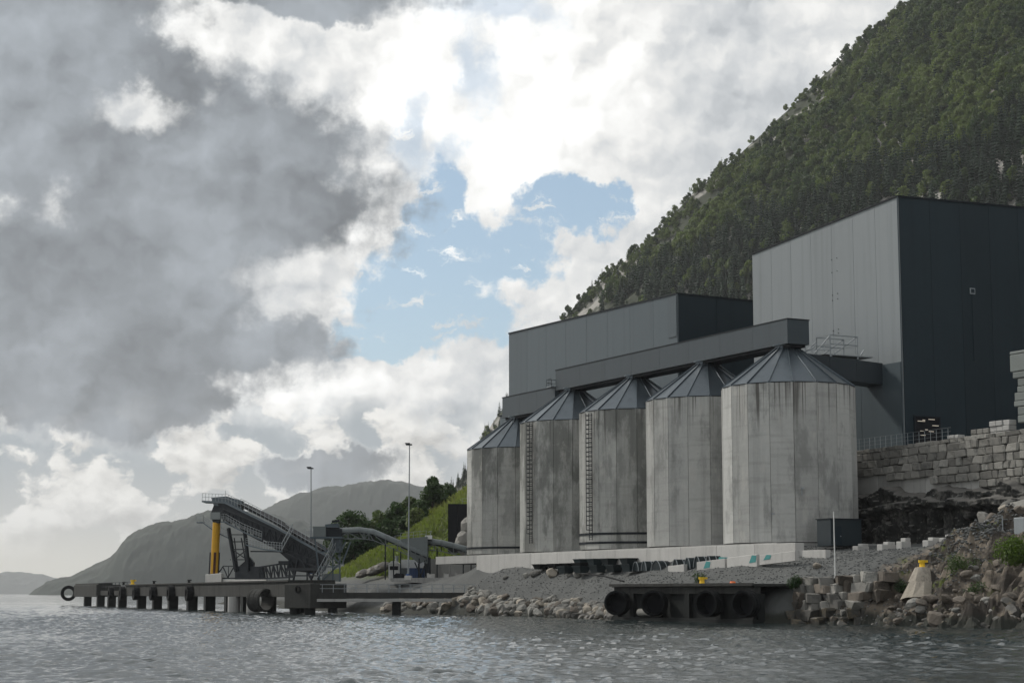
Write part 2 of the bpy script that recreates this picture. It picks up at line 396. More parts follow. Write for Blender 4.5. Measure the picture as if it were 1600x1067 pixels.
def inst(name, me, loc, rot=(0, 0, 0), scale=(1, 1, 1), parent=None):    # an object sharing a mesh; loc in world axes
    o = bpy.data.objects.new(name, me); COL.objects.link(o); loc = Vector(loc)
    if parent is not None: o.parent = parent; o.location = loc - ORG[parent.name]
    else: o.location = loc
    o.rotation_euler = rot; o.scale = scale; ORG[o.name] = loc
    return o
def struct(o, label=None):
    o['kind'] = 'structure'
    if label: o['label'] = label
    return o
def grid_mesh(name, Pg, mat, smooth=True, parent=None):
    n, m = Pg.shape[:2]; me = bpy.data.meshes.new(name)
    idx = np.arange(n * m).reshape(n, m)
    q = np.stack([idx[:-1, :-1], idx[1:, :-1], idx[1:, 1:], idx[:-1, 1:]], -1).reshape(-1, 4)
    me.vertices.add(n * m); me.vertices.foreach_set('co', Pg.reshape(-1).astype(np.float32))
    me.loops.add(q.size); me.loops.foreach_set('vertex_index', q.reshape(-1).astype(np.int32))
    me.polygons.add(len(q)); me.polygons.foreach_set('loop_start', np.arange(0, q.size, 4, dtype=np.int32))
    me.update(calc_edges=True); me.validate(); me.materials.append(MATS[mat])
    if smooth: me.polygons.foreach_set('use_smooth', np.ones(len(q), bool))
    o = bpy.data.objects.new(name, me); COL.objects.link(o); ORG[o.name] = Vector((0, 0, 0))
    if parent is not None: o.parent = parent; o.location = -ORG[parent.name]
    return o
# value noise on numpy arrays
_T = RNG.random((64, 64))
def vn(x, y):
    xi, yi = np.floor(x).astype(int), np.floor(y).astype(int); fx, fy = x - xi, y - yi
    fx, fy = fx * fx * (3 - 2 * fx), fy * fy * (3 - 2 * fy)
    g = lambda i, j: _T[i % 64, j % 64]
    return (g(xi, yi) * (1 - fx) + g(xi + 1, yi) * fx) * (1 - fy) + (g(xi, yi + 1) * (1 - fx) + g(xi + 1, yi + 1) * fx) * fy - .5
def fbm(x, y, o=5, r=.5):
    s = 0; a = 1
    for k in range(o): s = s + a * vn(x * 2 ** k + 17.3 * k, y * 2 ** k + 5.1 * k); a *= r
    return s

# ================================================================== THE SETTING
# ---- sea: one displaced sheet to the horizon
def make_sea():
    ys = np.concatenate([np.linspace(-150, 40, 20), 40 * (700 / 40) ** (np.linspace(0, 1, 720)[1:]), 700 * (16900 / 700) ** (np.linspace(0, 1, 80)[1:])])
    t = np.linspace(-1, 1, 700); xs_n = np.sign(t) * (np.abs(t) * .55 + .45 * np.abs(t) ** 3)
    Y = ys[:, None] + 0 * t[None]; hw = np.where(ys < 60, 60, ys) * .42 + 8
    far = np.clip((ys - 700) / 3000, 0, 1); hw = hw + far * 3500
    X_ = xs_n[None] * hw[:, None]
    fade = np.clip((760 - np.hypot(X_, Y)) / 500, 0, 1)
    z = 0
    r = np.random.default_rng(3)
    wob = [1.2 * fbm(X_ / 30 + i, Y / 30, 2) for i in range(4)]
    for i in range(46):
        lam = .9 * (5.5 / .9) ** r.random(); ang = R(250) + r.normal() * .75; k = 2 * math.pi / lam
        amp = .0042 * lam ** .75; ph = r.random() * 6.28
        w = np.sin(k * (X_ * math.cos(ang) + Y * math.sin(ang)) + ph + wob[i % 4])
        z = z + amp * (1.2 - 2 * np.abs(w) ** 1.3)
    gust = .35 + 1.1 * np.clip(fbm(X_ / 25 + 3, Y / 60 + 8, 3) * 1.3 + .5, 0, 1)
    z = z * gust * (.12 + .88 * fade)
    o = grid_mesh('sea', np.stack([X_, Y, z - .02], -1), 'sea')
    return struct(o, 'choppy grey fjord water')
m = bpy.data.materials.new('sea'); m.use_nodes = True; nt = m.node_tree; b = nt.nodes['Principled BSDF']
b.inputs['Base Color'].default_value = (.022, .032, .033, 1); b.inputs['Roughness'].default_value = .06; b.inputs['IOR'].default_value = 1.38
g_ = new(nt, 'ShaderNodeNewGeometry'); P_ = X(nt, g_.outputs['Position'])
rip = noise(nt, vmul(nt, P_, (1., 1.5, 1.)), 2.2, 6, .68); chop = noise(nt, vmul(nt, P_, (.55, 1.2, 1.), (3, 7, 0)), .9, 5, .62)
hgt = rip * .036 + noise(nt, vmul(nt, P_, (1., 1.8, 1.)), .5, 3, .55) * .05 + smooth(chop, .575, .70) * .05
bn = new(nt, 'ShaderNodeBump'); bn.inputs['Distance'].default_value = 1.; bn.inputs['Strength'].default_value = .85; put(nt, bn, 'Height', hgt); nt.links.new(bn.outputs[0], b.inputs['Normal'])
MATS['sea'] = m
make_sea()

# ---- ground: control points (u, v, z), smoothly interpolated
CP = []
for u in (-25, -16, -8, 0): CP += [(u, -17, 3.9), (u, -20, 3.0), (u, -25, -3.5)]
CP += [(-8.8, -13.5, 6.0), (-15.3, -9.7, 7.1), (-18, -4, 7.9), (-25, -2, 8.0), (-30, 1, 8.5), (16, -11.4, 5.7), (30, -11, 5.7), (45, -11.5, 5.5), (57, -13.5, 4.9), (4, -13, 5.6),
       (5, -16, 4.4), (12, -15, 4.6), (22, -14, 4.7), (32, -13.2, 4.6), (42, -13, 4.5), (52, -14, 3.8),
       (31.6, -16.6, .3), (42, -16.5, .2), (52, -16.4, .3), (20, -18.6, .3), (12, -20.5, .3), (6, -22, .2), (10, -17.6, 2.8), (20, -16.4, 2.8), (32, -15, 2.8), (44, -14.9, 2.6),
       (12, -25, -2.5), (25, -22, -2.5), (40, -20, -2.5), (55, -20, -2.5), (66, -20, -2.5), (60, -12, 4.4), (66, -12, 4.2), (75, -12, 4.2), (66, -15.5, .5), (80, -15.5, .5),
       (-26, -18, 3.9), (-32.5, -15.6, 4.5), (-29, -19, -1.5), (-34, -18.2, -1), (-36, -10, 5.6), (-36.5, -12.5, 4.6), (-33, -12, 5.0), (-30, -9, 6.6), (-40, -13.5, 3.4), (-40, -17.8, -.6), (-44.5, -19.2, -.6), (-44.5, -16.2, 1.9), (-62, -20.6, -.6), (-62, -17.4, 2.1), (-53, -19.8, -.6), (-53, -16.4, 2.1), (-45.4, -12.3, 4.6),
       (-39.4, -3, 8.9), (-36.5, 3.4, 12.2), (-44, -6, 8.0), (-52, -8, 7.2), (-52, -13, 4.2), (-60, -13, 4.6), (-60, 0, 11), (-48, 3, 12.4), (-44, 9, 15), (-60, 10, 16), (-35, 8, 13.0), (-32, 5, 10.6), (-28, 6, 8.8), (-80, -18, 1), (-80, 0, 10), (-50, -24, -2.5), (-66, -25, -2.5), (-80, -25, -3), (-38, -22, -2.5), (-30, -25, -3)]
for u in (-8, 10, 30, 50, 68): CP += [(u, -6, 8.4), (u, 4, 8.6), (u, 14, 9)]
CP += [(80, -5, 5.6), (82, 3, 6.0), (90, 4, 5.2), (100, 2, 4.9), (110, -2, 4.7)]
CP += [(-15, 4, 8.5), (-22, 7, 8.6), (66, -10, 6.4), (80, -9, 5.6), (90, -6, 5.0), (95, 0, 5), (100, -12, 4.3), (100, -16, -.5), (100, -20, -2.5), (120, -8, 4.3), (120, -13, -.8), (120, -20, -3), (140, -3, 4.4), (140, -9, -1), (140, -18, -3),
       (165, 4, 4.4), (165, -3, -1), (165, -12, -3), (190, 11, 4), (190, 6, -1), (190, -10, -3), (230, 24, 0), (230, 10, -3), (280, 50, -1), (280, 30, -3), (330, 10, -4), (400, 20, -4), (400, 60, -2), (400, 90, 4)]
for u, r_ in ((112, (6, 8.5, 12, 17, 27, 42)), (130, (7.2, 10.5, 14.8, 20, 30, 44)), (150, (8.8, 13.8, 18.6, 23.5, 33, 46)), (170, (6.4, 10.8, 15.6, 20.5, 28, 40)), (187, (2.5, 6.6, 12, 19.5, 30, 42)), (205, (-1, 3.5, 8, 14, 24, 36))):
    CP += [(u, v, z) for v, z in zip((8, 16, 24.4, 34, 55, 90), r_)]
CP += [(230, 40, 5), (230, 60, 14), (230, 90, 28), (280, 70, 7), (280, 90, 15)]
CP = np.array(CP, float)
def _rbf():
    A = CP[:, :2]; d_ = np.hypot(A[:, None, 0] - A[None, :, 0], A[:, None, 1] - A[None, :, 1]); n = len(A)
    K = np.zeros((n + 3, n + 3)); K[:n, :n] = d_; K[:n, n:] = np.c_[np.ones(n), A]; K[n:, :n] = K[:n, n:].T
    return np.linalg.lstsq(K, np.r_[CP[:, 2], 0, 0, 0], rcond=None)[0]
_W = _rbf()
def ground_z(u, v):
    u, v = np.asarray(u, float), np.asarray(v, float); sh = u.shape; u, v = u.ravel(), v.ravel(); n = len(CP); z = _W[n] + _W[n + 1] * u + _W[n + 2] * v
    for i in range(n): z = z + _W[i] * np.hypot(u - CP[i, 0], v - CP[i, 1])
    rough = np.clip((-u - 30) / 6, 0, 1) * np.clip((8 - v) / 4, 0, 1)
    z = z + fbm(u / 2.2 + 9, v / 2.2, 4, .55) * (.12 + 2.6 * rough) + fbm(u / 14, v / 14, 2) * .25
    face = np.clip((-u - 33) / 4, 0, 1) * np.clip((-9 - v) / 3, 0, 1); z = z + face * (fbm(u / 3.1, v / 2.3, 4, .6) * 1.3 - np.exp(-(((u + v * .6) % 6.3) - 3) ** 2 / .25) * .7)
    hill = np.clip((u - 104) / 10, 0, 1) * np.clip((v - 10) / 6, 0, 1); z = z + fbm(u / 9, v / 9, 4) * 2.2 * hill
    return z.reshape(sh)
def gz(u, v): return float(ground_z(np.array([u]), np.array([v]))[0])
def G(u, v, dz=0.): return S(u, v, gz(u, v) + dz)
def hit(px, py, y0=150., y1=420.):
    k = ray(px, py); ys = np.arange(y0, y1, .25); xs_, zs_ = k.x / k.y * ys, CAM_H + k.z / k.y * ys
    u_ = (xs_ - OX) * DU.x + (ys - OY) * DU.y; v_ = (xs_ - OX) * DV.x + (ys - OY) * DV.y; b_ = np.nonzero(zs_ <= ground_z(u_, v_))[0]
    i = b_[0] if len(b_) else 200
    return Vector((xs_[i], ys[i], zs_[i]))
def make_ground():
    us = np.concatenate([np.arange(-95, -66, 2.), np.arange(-66, -26, .35), np.arange(-26, 70, .6), np.arange(70, 120, 1.5), np.arange(120, 400, 3.)])
    vs = np.concatenate([np.arange(-34, -26, 2.), np.arange(-26, -8, .35), np.arange(-8, 16, .6), np.arange(16, 92, 1.6)])
    U, V = np.meshgrid(us, vs, indexing='ij'); Z = ground_z(U, V)
    # the terrace cut behind the silos is a pit wall: keep this sheet low there
    pit = (U > -27) & (U < 106) & (V > 8.6); Z = np.where(pit, np.minimum(Z, 8.7), Z)
    Xg = OX + DU.x * U + DV.x * V; Yg = OY + DU.y * U + DV.y * V
    o = grid_mesh('ground', np.stack([Xg, Yg, Z], -1), 'ground')
    flat = ~((U < -33.5) & (V < 6))[:-1, :-1].ravel(); o.data.polygons.foreach_set('use_smooth', flat)     # bare rock keeps its broken facets
    return struct(o, 'gravel bank, rock shore and grassy slope')
ground = make_ground()
# ---- terrace for the two halls
mb = MB().sbox(-90, 104, 11.6, 130, 7, 20.6); terr = struct(mb.build('terrace', 'yard'), 'gravel terrace behind the stone wall')
# silo yard slab
mb = MB().sbox(-9.5, 84, -8.4, 8.5, 7.6, 8.8); struct(mb.build('silo_pad', 'concrete'), 'concrete pad under the silos')

# ---- tree kit (shared meshes)
def leaf_cloud(mb, c, rad, n, s, r, up=.35):
    for _ in range(n):
        d_ = Vector((r.normal(), r.normal(), r.normal())).normalized(); p = Vector(c) + Vector((d_.x * rad[0], d_.y * rad[1], d_.z * rad[2])) * (r.random() ** .35)
        nrm = (d_ + Vector((r.normal(), r.normal(), r.normal())) * .55 + Vector((0, 0, up))).normalized()
        a = nrm.orthogonal().normalized(); b_ = nrm.cross(a); q = r.random() * 6.28; a, b_ = a * math.cos(q) + b_ * math.sin(q), b_ * math.cos(q) - a * math.sin(q)
        k = s * (.6 + .8 * r.random())
        mb.add([p + a * k, p + b_ * k * .55 + nrm * k * .15, p - a * k, p - b_ * k * .55 - nrm * k * .1], [(0, 1, 2, 3)])
def decid(seed, h=10., nl=7, nleaf=42, s=.62, wid=.36, low=.36):
    r = np.random.default_rng(seed); mb = MB()
    for i in range(nl):
        f = i / max(1, nl - 1); a = r.random() * 6.28; rr = wid * h * (.25 + .55 * r.random()) * (1 - .55 * f) * (0 if i == nl - 1 else 1)
        c = (math.cos(a) * rr, math.sin(a) * rr, h * (low + (.86 - low) * f)); rad = h * (.2 - .07 * f) * (.8 + .4 * r.random())
        leaf_cloud(mb, c, (rad, rad, rad * .82), nleaf, s, r)
    return mb
def conif(seed, h=12., tiers=11, s=.5):
    r = np.random.default_rng(seed); mb = MB()
    for i in range(tiers):
        f = (i + .3) / tiers; z = h * (.1 + .88 * f); rr = h * .17 * (1 - f) ** .8 + .12; k = max(4, int(13 * (1 - f) + 4))
        for j in range(k):
            a = 6.28 * (j + r.random() * .8) / k; L = rr * (.7 + .5 * r.random()); d_ = Vector((math.cos(a), math.sin(a), 0)); sd = Vector((-d_.y, d_.x, 0)) * (L * .34 + .12)
            t = Vector((0, 0, z)); tip = t + d_ * L + Vector((0, 0, -L * (.35 + .3 * r.random())))
            mb.add([t + d_ * L * .1 + Vector((0, 0, .25)), t + d_ * L * .6 - sd - Vector((0, 0, L * .25)), tip, t + d_ * L * .6 + sd - Vector((0, 0, L * .2))], [(0, 1, 2, 3)])
    return mb
def trunk(h, r0, seed=0, limbs=5, low=.3):
    r = np.random.default_rng(seed + 77); mb = MB(); p = Vector((0, 0, -.4)); n = 4
    pts = [Vector((r.normal() * .02 * h * k / n, r.normal() * .02 * h * k / n, h * .8 * k / n)) for k in range(n + 1)]; pts[0].z = -.4
    for k in range(n): mb.tube(pts[k], pts[k + 1], r0 * (1 - .8 * k / n), 6, r0 * (1 - .8 * (k + 1) / n), cap=False)
    for _ in range(limbs):
        f = low + (.9 - low) * r.random(); q = pts[0].lerp(pts[-1], f); a = r.random() * 6.28
        mb.tube(q, q + Vector((math.cos(a), math.sin(a), .8)) * h * .17, r0 * .4 * (1 - f * .6), 5, r0 * .1, cap=False)
    return mb
KIT = bpy.data.collections.new('tree_kit')            # prototypes for the wood on the mountain; not linked to the scene
kit_meshes = []
for i in range(6):
    me = decid(100 + i, 10.5 + (i % 3) * 1.6, 10, 62, .66, .42).mesh('wood_tree', Vector((0, 0, 0)), 'leaf'); kit_meshes.append(me)
for i in range(5):
    kit_meshes.append(conif(200 + i, 13., 11).mesh('wood_tree', Vector((0, 0, 0)), 'needle'))
for i, me in enumerate(kit_meshes):
    o = bpy.data.objects.new('wood_tree_%02d' % i, me); KIT.objects.link(o)
def wood(name, pts, idx, scl, label):
    """a far wood that reads as one mass: points with a tree instanced on each"""
    me = bpy.data.meshes.new(name); me.from_pydata([tuple(p) for p in pts], [], [])
    a = me.attributes.new('kit', 'INT', 'POINT'); a.data.foreach_set('value', np.asarray(idx, np.int32))
    a = me.attributes.new('size', 'FLOAT', 'POINT'); a.data.foreach_set('value', np.asarray(scl, np.float32))
    a = me.attributes.new('spin', 'FLOAT', 'POINT'); a.data.foreach_set('value', RNG.random(len(pts)).astype(np.float32) * 6.28)
    o = bpy.data.objects.new(name, me); COL.objects.link(o)
    gn = bpy.data.node_groups.new(name + '_nodes', 'GeometryNodeTree')
    gn.interface.new_socket('Geometry', in_out='INPUT', socket_type='NodeSocketGeometry'); gn.interface.new_socket('Geometry', in_out='OUTPUT', socket_type='NodeSocketGeometry')
    nd = gn.nodes; L = gn.links; gi = nd.new('NodeGroupInput'); go = nd.new('NodeGroupOutput'); ip = nd.new('GeometryNodeInstanceOnPoints')
    ci = nd.new('GeometryNodeCollectionInfo'); ci.inputs[0].default_value = KIT; ci.inputs['Separate Children'].default_value = True; ci.inputs['Reset Children'].default_value = True
    def attr(nm, t): n = nd.new('GeometryNodeInputNamedAttribute'); n.data_type = t; n.inputs[0].default_value = nm; return n.outputs[0]
    cx = nd.new('ShaderNodeCombineXYZ'); L.new(attr('spin', 'FLOAT'), cx.inputs[2])
    L.new(gi.outputs[0], ip.inputs['Points']); L.new(ci.outputs[0], ip.inputs['Instance']); ip.inputs['Pick Instance'].default_value = True
    L.new(attr('kit', 'INT'), ip.inputs['Instance Index']); L.new(cx.outputs[0], ip.inputs['Rotation']); L.new(attr('size', 'FLOAT'), ip.inputs['Scale']); L.new(ip.outputs[0], go.inputs[0])
    md = o.modifiers.new('trees', 'NODES'); md.node_group = gn
    return tag(o, label, kind='stuff')

# ---- the wooded mountain on the right: a slope running along the fjord, its far end makes the skyline
SKY_PX = [(640, 905), (672, 830), (700, 775), (735, 728), (800, 622), (868, 512), (930, 452), (1000, 392), (1075, 312), (1150, 252), (1210, 196), (1262, 148), (1330, 84), (1390, 34), (1440, 4), (1560, -90), (1680, -170)]
YF = 1600.
def make_mountain():
    prof = np.array([list(at(x, y, YF)) for x, y in SKY_PX]); prof[:, 2] += 3
    s = np.r_[0, np.cumsum(np.hypot(*(prof[1:, [0, 2]] - prof[:-1, [0, 2]]).T))]; sb = np.arange(0, s[-1], 9.)
    px_, pz_ = np.interp(sb, s, prof[:, 0]), np.interp(sb, s, prof[:, 2])
    Ls = np.concatenate([np.linspace(-260, 0, 14)[:-1], np.arange(0, 1290, 11.), np.arange(1290, 3600, 60.)])
    Xg = np.zeros((len(Ls), len(sb))); Yg = Xg.copy(); Zg = Xg.copy()
    for i, L in enumerate(Ls):
        if L < 0:      # turn the corner behind the skyline
            q = -L; Xg[i] = px_ + q * .9 + 30 * (q / 260) ** 2; Yg[i] = YF + q * .45; Zg[i] = pz_ - q * .25
        else:
            Xg[i] = px_ - DU.x * L * .98; Yg[i] = YF - DU.y * L; Zg[i] = pz_
    amp = np.clip(Ls / 120, 0, 1)[:, None]
    LL = Ls[:, None] + 0 * sb; SB = sb[None] + 0 * LL
    dn = fbm(LL / 160, SB / 420 + 4, 4) * 46 * amp + fbm(LL / 40, SB / 50, 3) * 9
    Xg = Xg + dn * .6; Yg = Yg - dn * .45; Zg = Zg - 1
    o = grid_mesh('mountain', np.stack([Xg, Yg, Zg], -1), 'mountain_side'); struct(o, 'steep wooded mountainside above the fjord')
    # trees
    P = np.stack([Xg, Yg, Zg], -1); pts = []; idx = []; scl = []
    r = np.random.default_rng(11)
    for i in range(len(Ls) - 1):
        for j in range(len(sb) - 1):
            if Ls[i] < -60 or Ls[i] > 1270: continue
            c = P[i, j]; qx, qy = project(c)
            if not (560 < qx < 1780 and -260 < qy < 840): continue
            bare = fbm(np.array([Ls[i] / 45.]), np.array([sb[j] / 30.]), 3)[0]
            hi = np.clip((Ls[i] - 20) / 80, 0, 1)
            for _ in range(3):
                if bare > (.36 if Ls[i] > 260 else .16) and r.random() < .85: continue
                a, b_ = r.random(2); p = P[i, j] * (1 - a) * (1 - b_) + P[i + 1, j] * a * (1 - b_) + P[i, j + 1] * (1 - a) * b_ + P[i + 1, j + 1] * a * b_
                x, y = project(p)
                line = np.interp(x, [900, 1010, 1118, 1282, 1450, 1600, 1780], [520, 455, 372, 292, 235, 175, 110]) + 45 * fbm(np.array([x / 130.]), np.array([y / 130.]), 3)[0] * 2
                con = r.random() < (.86 if y > line else .06)
                idx.append(6 + r.integers(5) if con else r.integers(6)); pts.append(p)
                k = (.6 + .85 * r.random() ** 1.5) * (.62 + .38 * hi)
                scl.append(k * (1.4 if con else 1.))
    wood('mountain_wood', pts, idx, scl, 'dense green wood covering the steep mountainside'); print('wood', len(pts))
def mount_extra(nt, c, P, rv):
    n = noise(nt, P, .02, 5, .6)
    return mixc(nt, smooth(n, .50, .58), c, (.30, .29, .27))
pmat('mountain_side', (.022, .03, .014), .9, var=.4, scale=.03, extra=mount_extra)
make_mountain()
# ---- hazy headlands across the fjord
def headland(name, pxs, Y, depth, mat, label, trees=None, seed=1):
    prof = np.array([list(at(x, y, Y)) for x, y in pxs]); xs = np.linspace(prof[0, 0], prof[-1, 0], 900); top = np.interp(xs, prof[:, 0], prof[:, 2])
    ts = np.linspace(-1, 1, 61); Xg = xs[None] + 0 * ts[:, None]; Yg = Y + ts[:, None] * depth + 0 * xs[None]
    sh = np.cos(np.clip(np.abs(ts), 0, 1) * math.pi / 2) ** .8
    Zg = (top[None] + 6) * sh[:, None] - 6 + fbm(Xg / 300 + seed, Yg / 300, 5) * .12 * np.maximum(top[None], 10) * (1 - np.abs(ts[:, None]) ** .3)
    Zg = Zg + (fbm(Xg / (Y * .006), Yg / (Y * .006) + 3, 3, .6) * Y * .0016 + .0006 * Y) * np.clip(Zg / (Y * .004), 0, 1)
    struct(grid_mesh(name, np.stack([Xg, Yg, Zg], -1), mat), label)
    if trees:
        r = np.random.default_rng(seed); pts = []
        for _ in range(trees):
            x = r.random() * .999 * 899; i = int(x); t = 60 * (.5 - .5 * r.random() ** 1.6) ; j = int(t)
            if Zg[j, i] < 4: continue
            pts.append((Xg[j, i] + (x - i) * (xs[1] - xs[0]), Yg[j, i] + (r.random() - .5) * 60, Zg[j, i] + (Zg[j, min(i + 1, 899)] - Zg[j, i]) * (x - i) - 3))
        k = len(pts); wood(name + '_wood', pts, 6 + r.integers(0, 5, k), .8 + r.random(k) * .9, 'hazy wood covering the ' + label)
headland('hill_headland', [(72, 928), (82, 912), (92, 906), (112, 904), (124, 898), (150, 886), (176, 872), (192, 856), (203, 838), (222, 826), (250, 817), (300, 806), (350, 797), (400, 800), (470, 815), (560, 850), (640, 900), (700, 928)], 4800., 240, 'far_hill', 'dark headland sloping into the fjord', None, 1)
headland('hill_ridge', [(250, 928), (330, 850), (390, 806), (420, 792), (455, 775), (500, 762), (545, 754), (600, 750), (640, 755), (690, 768), (760, 790), (900, 830), (1050, 928)], 7000., 420, 'far_hill', 'broad wooded ridge beyond the headland', None, 2)
headland('hill_far', [(-220, 928), (-120, 905), (-40, 898), (20, 897), (50, 898), (75, 902), (110, 915), (150, 928)], 15000., 900, 'far_hill', 'pale distant hills at the mouth of the fjord', None, 3)

# ================================================================== SILOS
SP = 17.95; ZB, ZT = 8.95, 27.7; RS = 8.03; NP = 18
PH0 = TH + R(9)                      # turns a panel seam pattern to the photographed one
def make_silo(k, zt, label, ladder=False, bands=0, lamp=False, mat='silo_concrete'):
    u = k * SP - .5; C = S(u, 0, ZB); t = thing('silo', C, label, 'silo', 'concrete silos in a row')
    # faceted concrete shell: one tall panel per side with recessed joints
    hw = RS * math.tan(math.pi / NP); H = zt - ZB
    if mat + '%.1f' % zt not in CACHE:
        mb = MB(); e = .035; w = hw - .03; i_ = .28
        pts = [Vector((RS - i_, -w, 0)), Vector((RS - e, -w, 0)), Vector((RS, -w + e, 0)), Vector((RS, w - e, 0)), Vector((RS - e, w, 0)), Vector((RS - i_, w, 0))]
        mb.prism(pts, (0, 0, H)); CACHE[mat + '%.1f' % zt] = mb.mesh('panel', Vector((0, 0, 0)), mat)
        mb = MB()
        r1, r0 = 1.45, RS + .12; h = 4.85; a = math.pi / NP; ww = math.sin(a)
        mb.prism([Vector((r0 * math.cos(a), -r0 * ww, 0)), Vector((r0 * math.cos(a), r0 * ww, 0)), Vector((r1 * math.cos(a), r1 * ww, h)), Vector((r1 * math.cos(a), -r1 * ww, h))], (-.02, 0, -.12))
        CACHE['roof_panel%.1f' % zt] = mb.mesh('roof_panel', Vector((0, 0, 0)), 'roof_metal')
        mb = MB().bar((r0 + .03, 0, .04), (r1 + .03, 0, h + .04), .09, .16)
        CACHE['rib%.1f' % zt] = mb.mesh('rib', Vector((0, 0, 0)), 'roof_metal')
    core = MB().tube(C, C + Vector((0, 0, H - .05)), RS - .2, 36); core.build('core', 'dark_concrete', t)
    for i in range(NP):
        a = 2 * math.pi * i / NP + PH0
        inst('panel', CACHE[mat + '%.1f' % zt], C, (0, 0, a), parent=t)
        inst('roof_panel', CACHE['roof_panel%.1f' % zt], C + Vector((0, 0, H + .1)), (0, 0, a), parent=t)
        inst('rib', CACHE['rib%.1f' % zt], C + Vector((0, 0, H + .1)), (0, 0, a + math.pi / NP), parent=t)
    top = C + Vector((0, 0, H))
    eave = MB().tube(top, top + Vector((0, 0, .1)), RS + .1, NP * 2); eave.build('eave', 'dark_steel', t)
    n = MB().tube(top + Vector((0, 0, 4.7)), top + Vector((0, 0, 5.6)), 1.5, 24); n.tube(top + Vector((0, 0, 5.25)), top + Vector((0, 0, 5.45)), 1.75, 24); n.build('neck', 'roof_metal', t, smooth=False)
    ang = lambda q, r: C + Vector((math.cos(q) * r, math.sin(q) * r, 0))
    view = math.atan2(-C.y, -C.x)                  # towards the photographer
    if ladder:
        q = view - R(50); tx = Vector((-math.sin(q), math.cos(q), 0)); rd = Vector((math.cos(q), math.sin(q), 0)); p0 = ang(q, RS + .3)
        lb = MB()
        for s in (-.34, .34): lb.bar(p0 + tx * s + Vector((0, 0, 1.2)), p0 + tx * s + Vector((0, 0, H - .3)), .09)
        lad = lb.build('ladder', 'dark_steel', t)
        rb = MB(); cg = MB(); z = 1.3
        while z < H - .3:
            rb.bar(p0 - tx * .34 + Vector((0, 0, z)), p0 + tx * .34 + Vector((0, 0, z)), .06); z += .3
        z = 2.6
        while z < H - .2:
            pr = None
            for j in range(9):
                f = math.pi * j / 8; p = p0 + tx * (.42 * math.cos(f)) + rd * (.72 * math.sin(f)) + Vector((0, 0, z))
                if pr is not None: cg.bar(pr, p, .05, .09)
                pr = p
            z += .62
        for j in (2, 4, 6):
            f = math.pi * j / 8; p = p0 + tx * (.42 * math.cos(f)) + rd * (.72 * math.sin(f)); cg.bar(p + Vector((0, 0, 2.6)), p + Vector((0, 0, H - .4)), .05)
        rb.build('rung', 'dark_steel', lad); cg.build('safety_cage', 'dark_steel', lad)
    for b_ in range(bands):
        z = (.85 if b_ else 2.05 if bands > 1 else .95)
        mb = MB()
        for i in range(NP):
            a0, a1 = [2 * math.pi * (i + s) / NP + PH0 for s in (-.5, .5)]; rr = RS / math.cos(math.pi / NP) + .05
            mb.bar(ang(a0, rr) + Vector((0, 0, z)), ang(a1, rr) + Vector((0, 0, z)), .12, .28)
        mb.build('steel_band', 'dark_steel', t)
    if bands > 1:
        q = view + R(22); mb = MB().box(ang(q, RS - .1) + Vector((0, 0, 1.45)), (.7, 1.3, 1.0), q); h = mb.build('hatch', 'dark_steel', t)
        MB().box(ang(q, RS + .28) + Vector((0, 0, 1.5)), (.06, .9, .3), q).build('hatch_plate', 'galvanised', h)
    if lamp:
        q = view + R(10); p = ang(q, RS); mb = MB().bar(p + Vector((0, 0, 6.2)), ang(q, RS + .5) + Vector((0, 0, 6.3)), .08).box(ang(q, RS + .55) + Vector((0, 0, 6.25)), (.35, .3, .16), q).bar(ang(q, RS + .08) + Vector((0, 0, 5.4)), ang(q, RS + .08) + Vector((0, 0, 6.2)), .1)
        mb.build('wall_lamp', 'galvanised', t)
        q = view - R(14); MB().box(ang(q, RS + .05) + Vector((0, 0, 3.3)), (.12, .4, .16), q).build('socket_box', 'galvanised', t)
    return t
CACHE = {}
make_silo(0, ZT, 'largest and cleanest concrete silo beside the dark shed', lamp=True)
make_silo(1, ZT, 'concrete silo standing beside the largest one, without ladder')
make_silo(2, ZT, 'concrete silo with caged ladder and two steel bands near its foot', ladder=True, bands=2, mat='worn_concrete')
make_silo(3, ZT, 'concrete silo with caged ladder and no bands', ladder=True, mat='worn_concrete')
make_silo(4, 25.0, 'shortest concrete silo at the far end of the row', bands=1, mat='worn_concrete')

# foundation wall in front of the silos: cast sections
fw = thing('foundation_wall', S(25, -9.2, 5), 'long pale concrete foundation wall below the silos', 'wall')
us = [-15, -7, 1, 9, 17, 25, 33, 41, 49, 57, 66.5]
for a, b_ in zip(us, us[1:]):
    MB().sbox(a + .02, b_ - .02, -9.7, -8.5, 1.6, 8.62 + random.uniform(-.02, .02)).build('wall_section', 'pale_concrete', fw, bevel=.03)
MB().sbox(-20, -15.04, -9.3, -8.6, 5.6, 7.75).build('low_kerb', 'pale_concrete', fw, bevel=.03)
# dark shed at the foot of the nearest silo
p = at(1312, 857, 211.5); p.z = 8.3
sh = thing('shed', p, 'dark green steel shed with a door at the foot of the largest silo', 'shed')
ax = (DV, -DU)
MB().box(p + Vector((0, 0, 1.5)), (4.3, 2.6, 3.0), ax=ax).build('body', 'green_dark', sh, bevel=.04)
d_ = MB().box(p - DU * 1.33 - DV * 1.2 + Vector((0, 0, 1.15)), (1.0, .06, 2.1), ax=ax).build('door', 'dark_panel', sh)
MB().box(p - DU * 1.38 - DV * .85 + Vector((0, 0, 1.1)), (.12, .06, .12), ax=ax).build('handle', 'galvanised', d_)
MB().box(p + Vector((0, 0, 3.05)), (4.5, 2.8, .1), ax=ax).build('roof', 'dark_steel', sh)

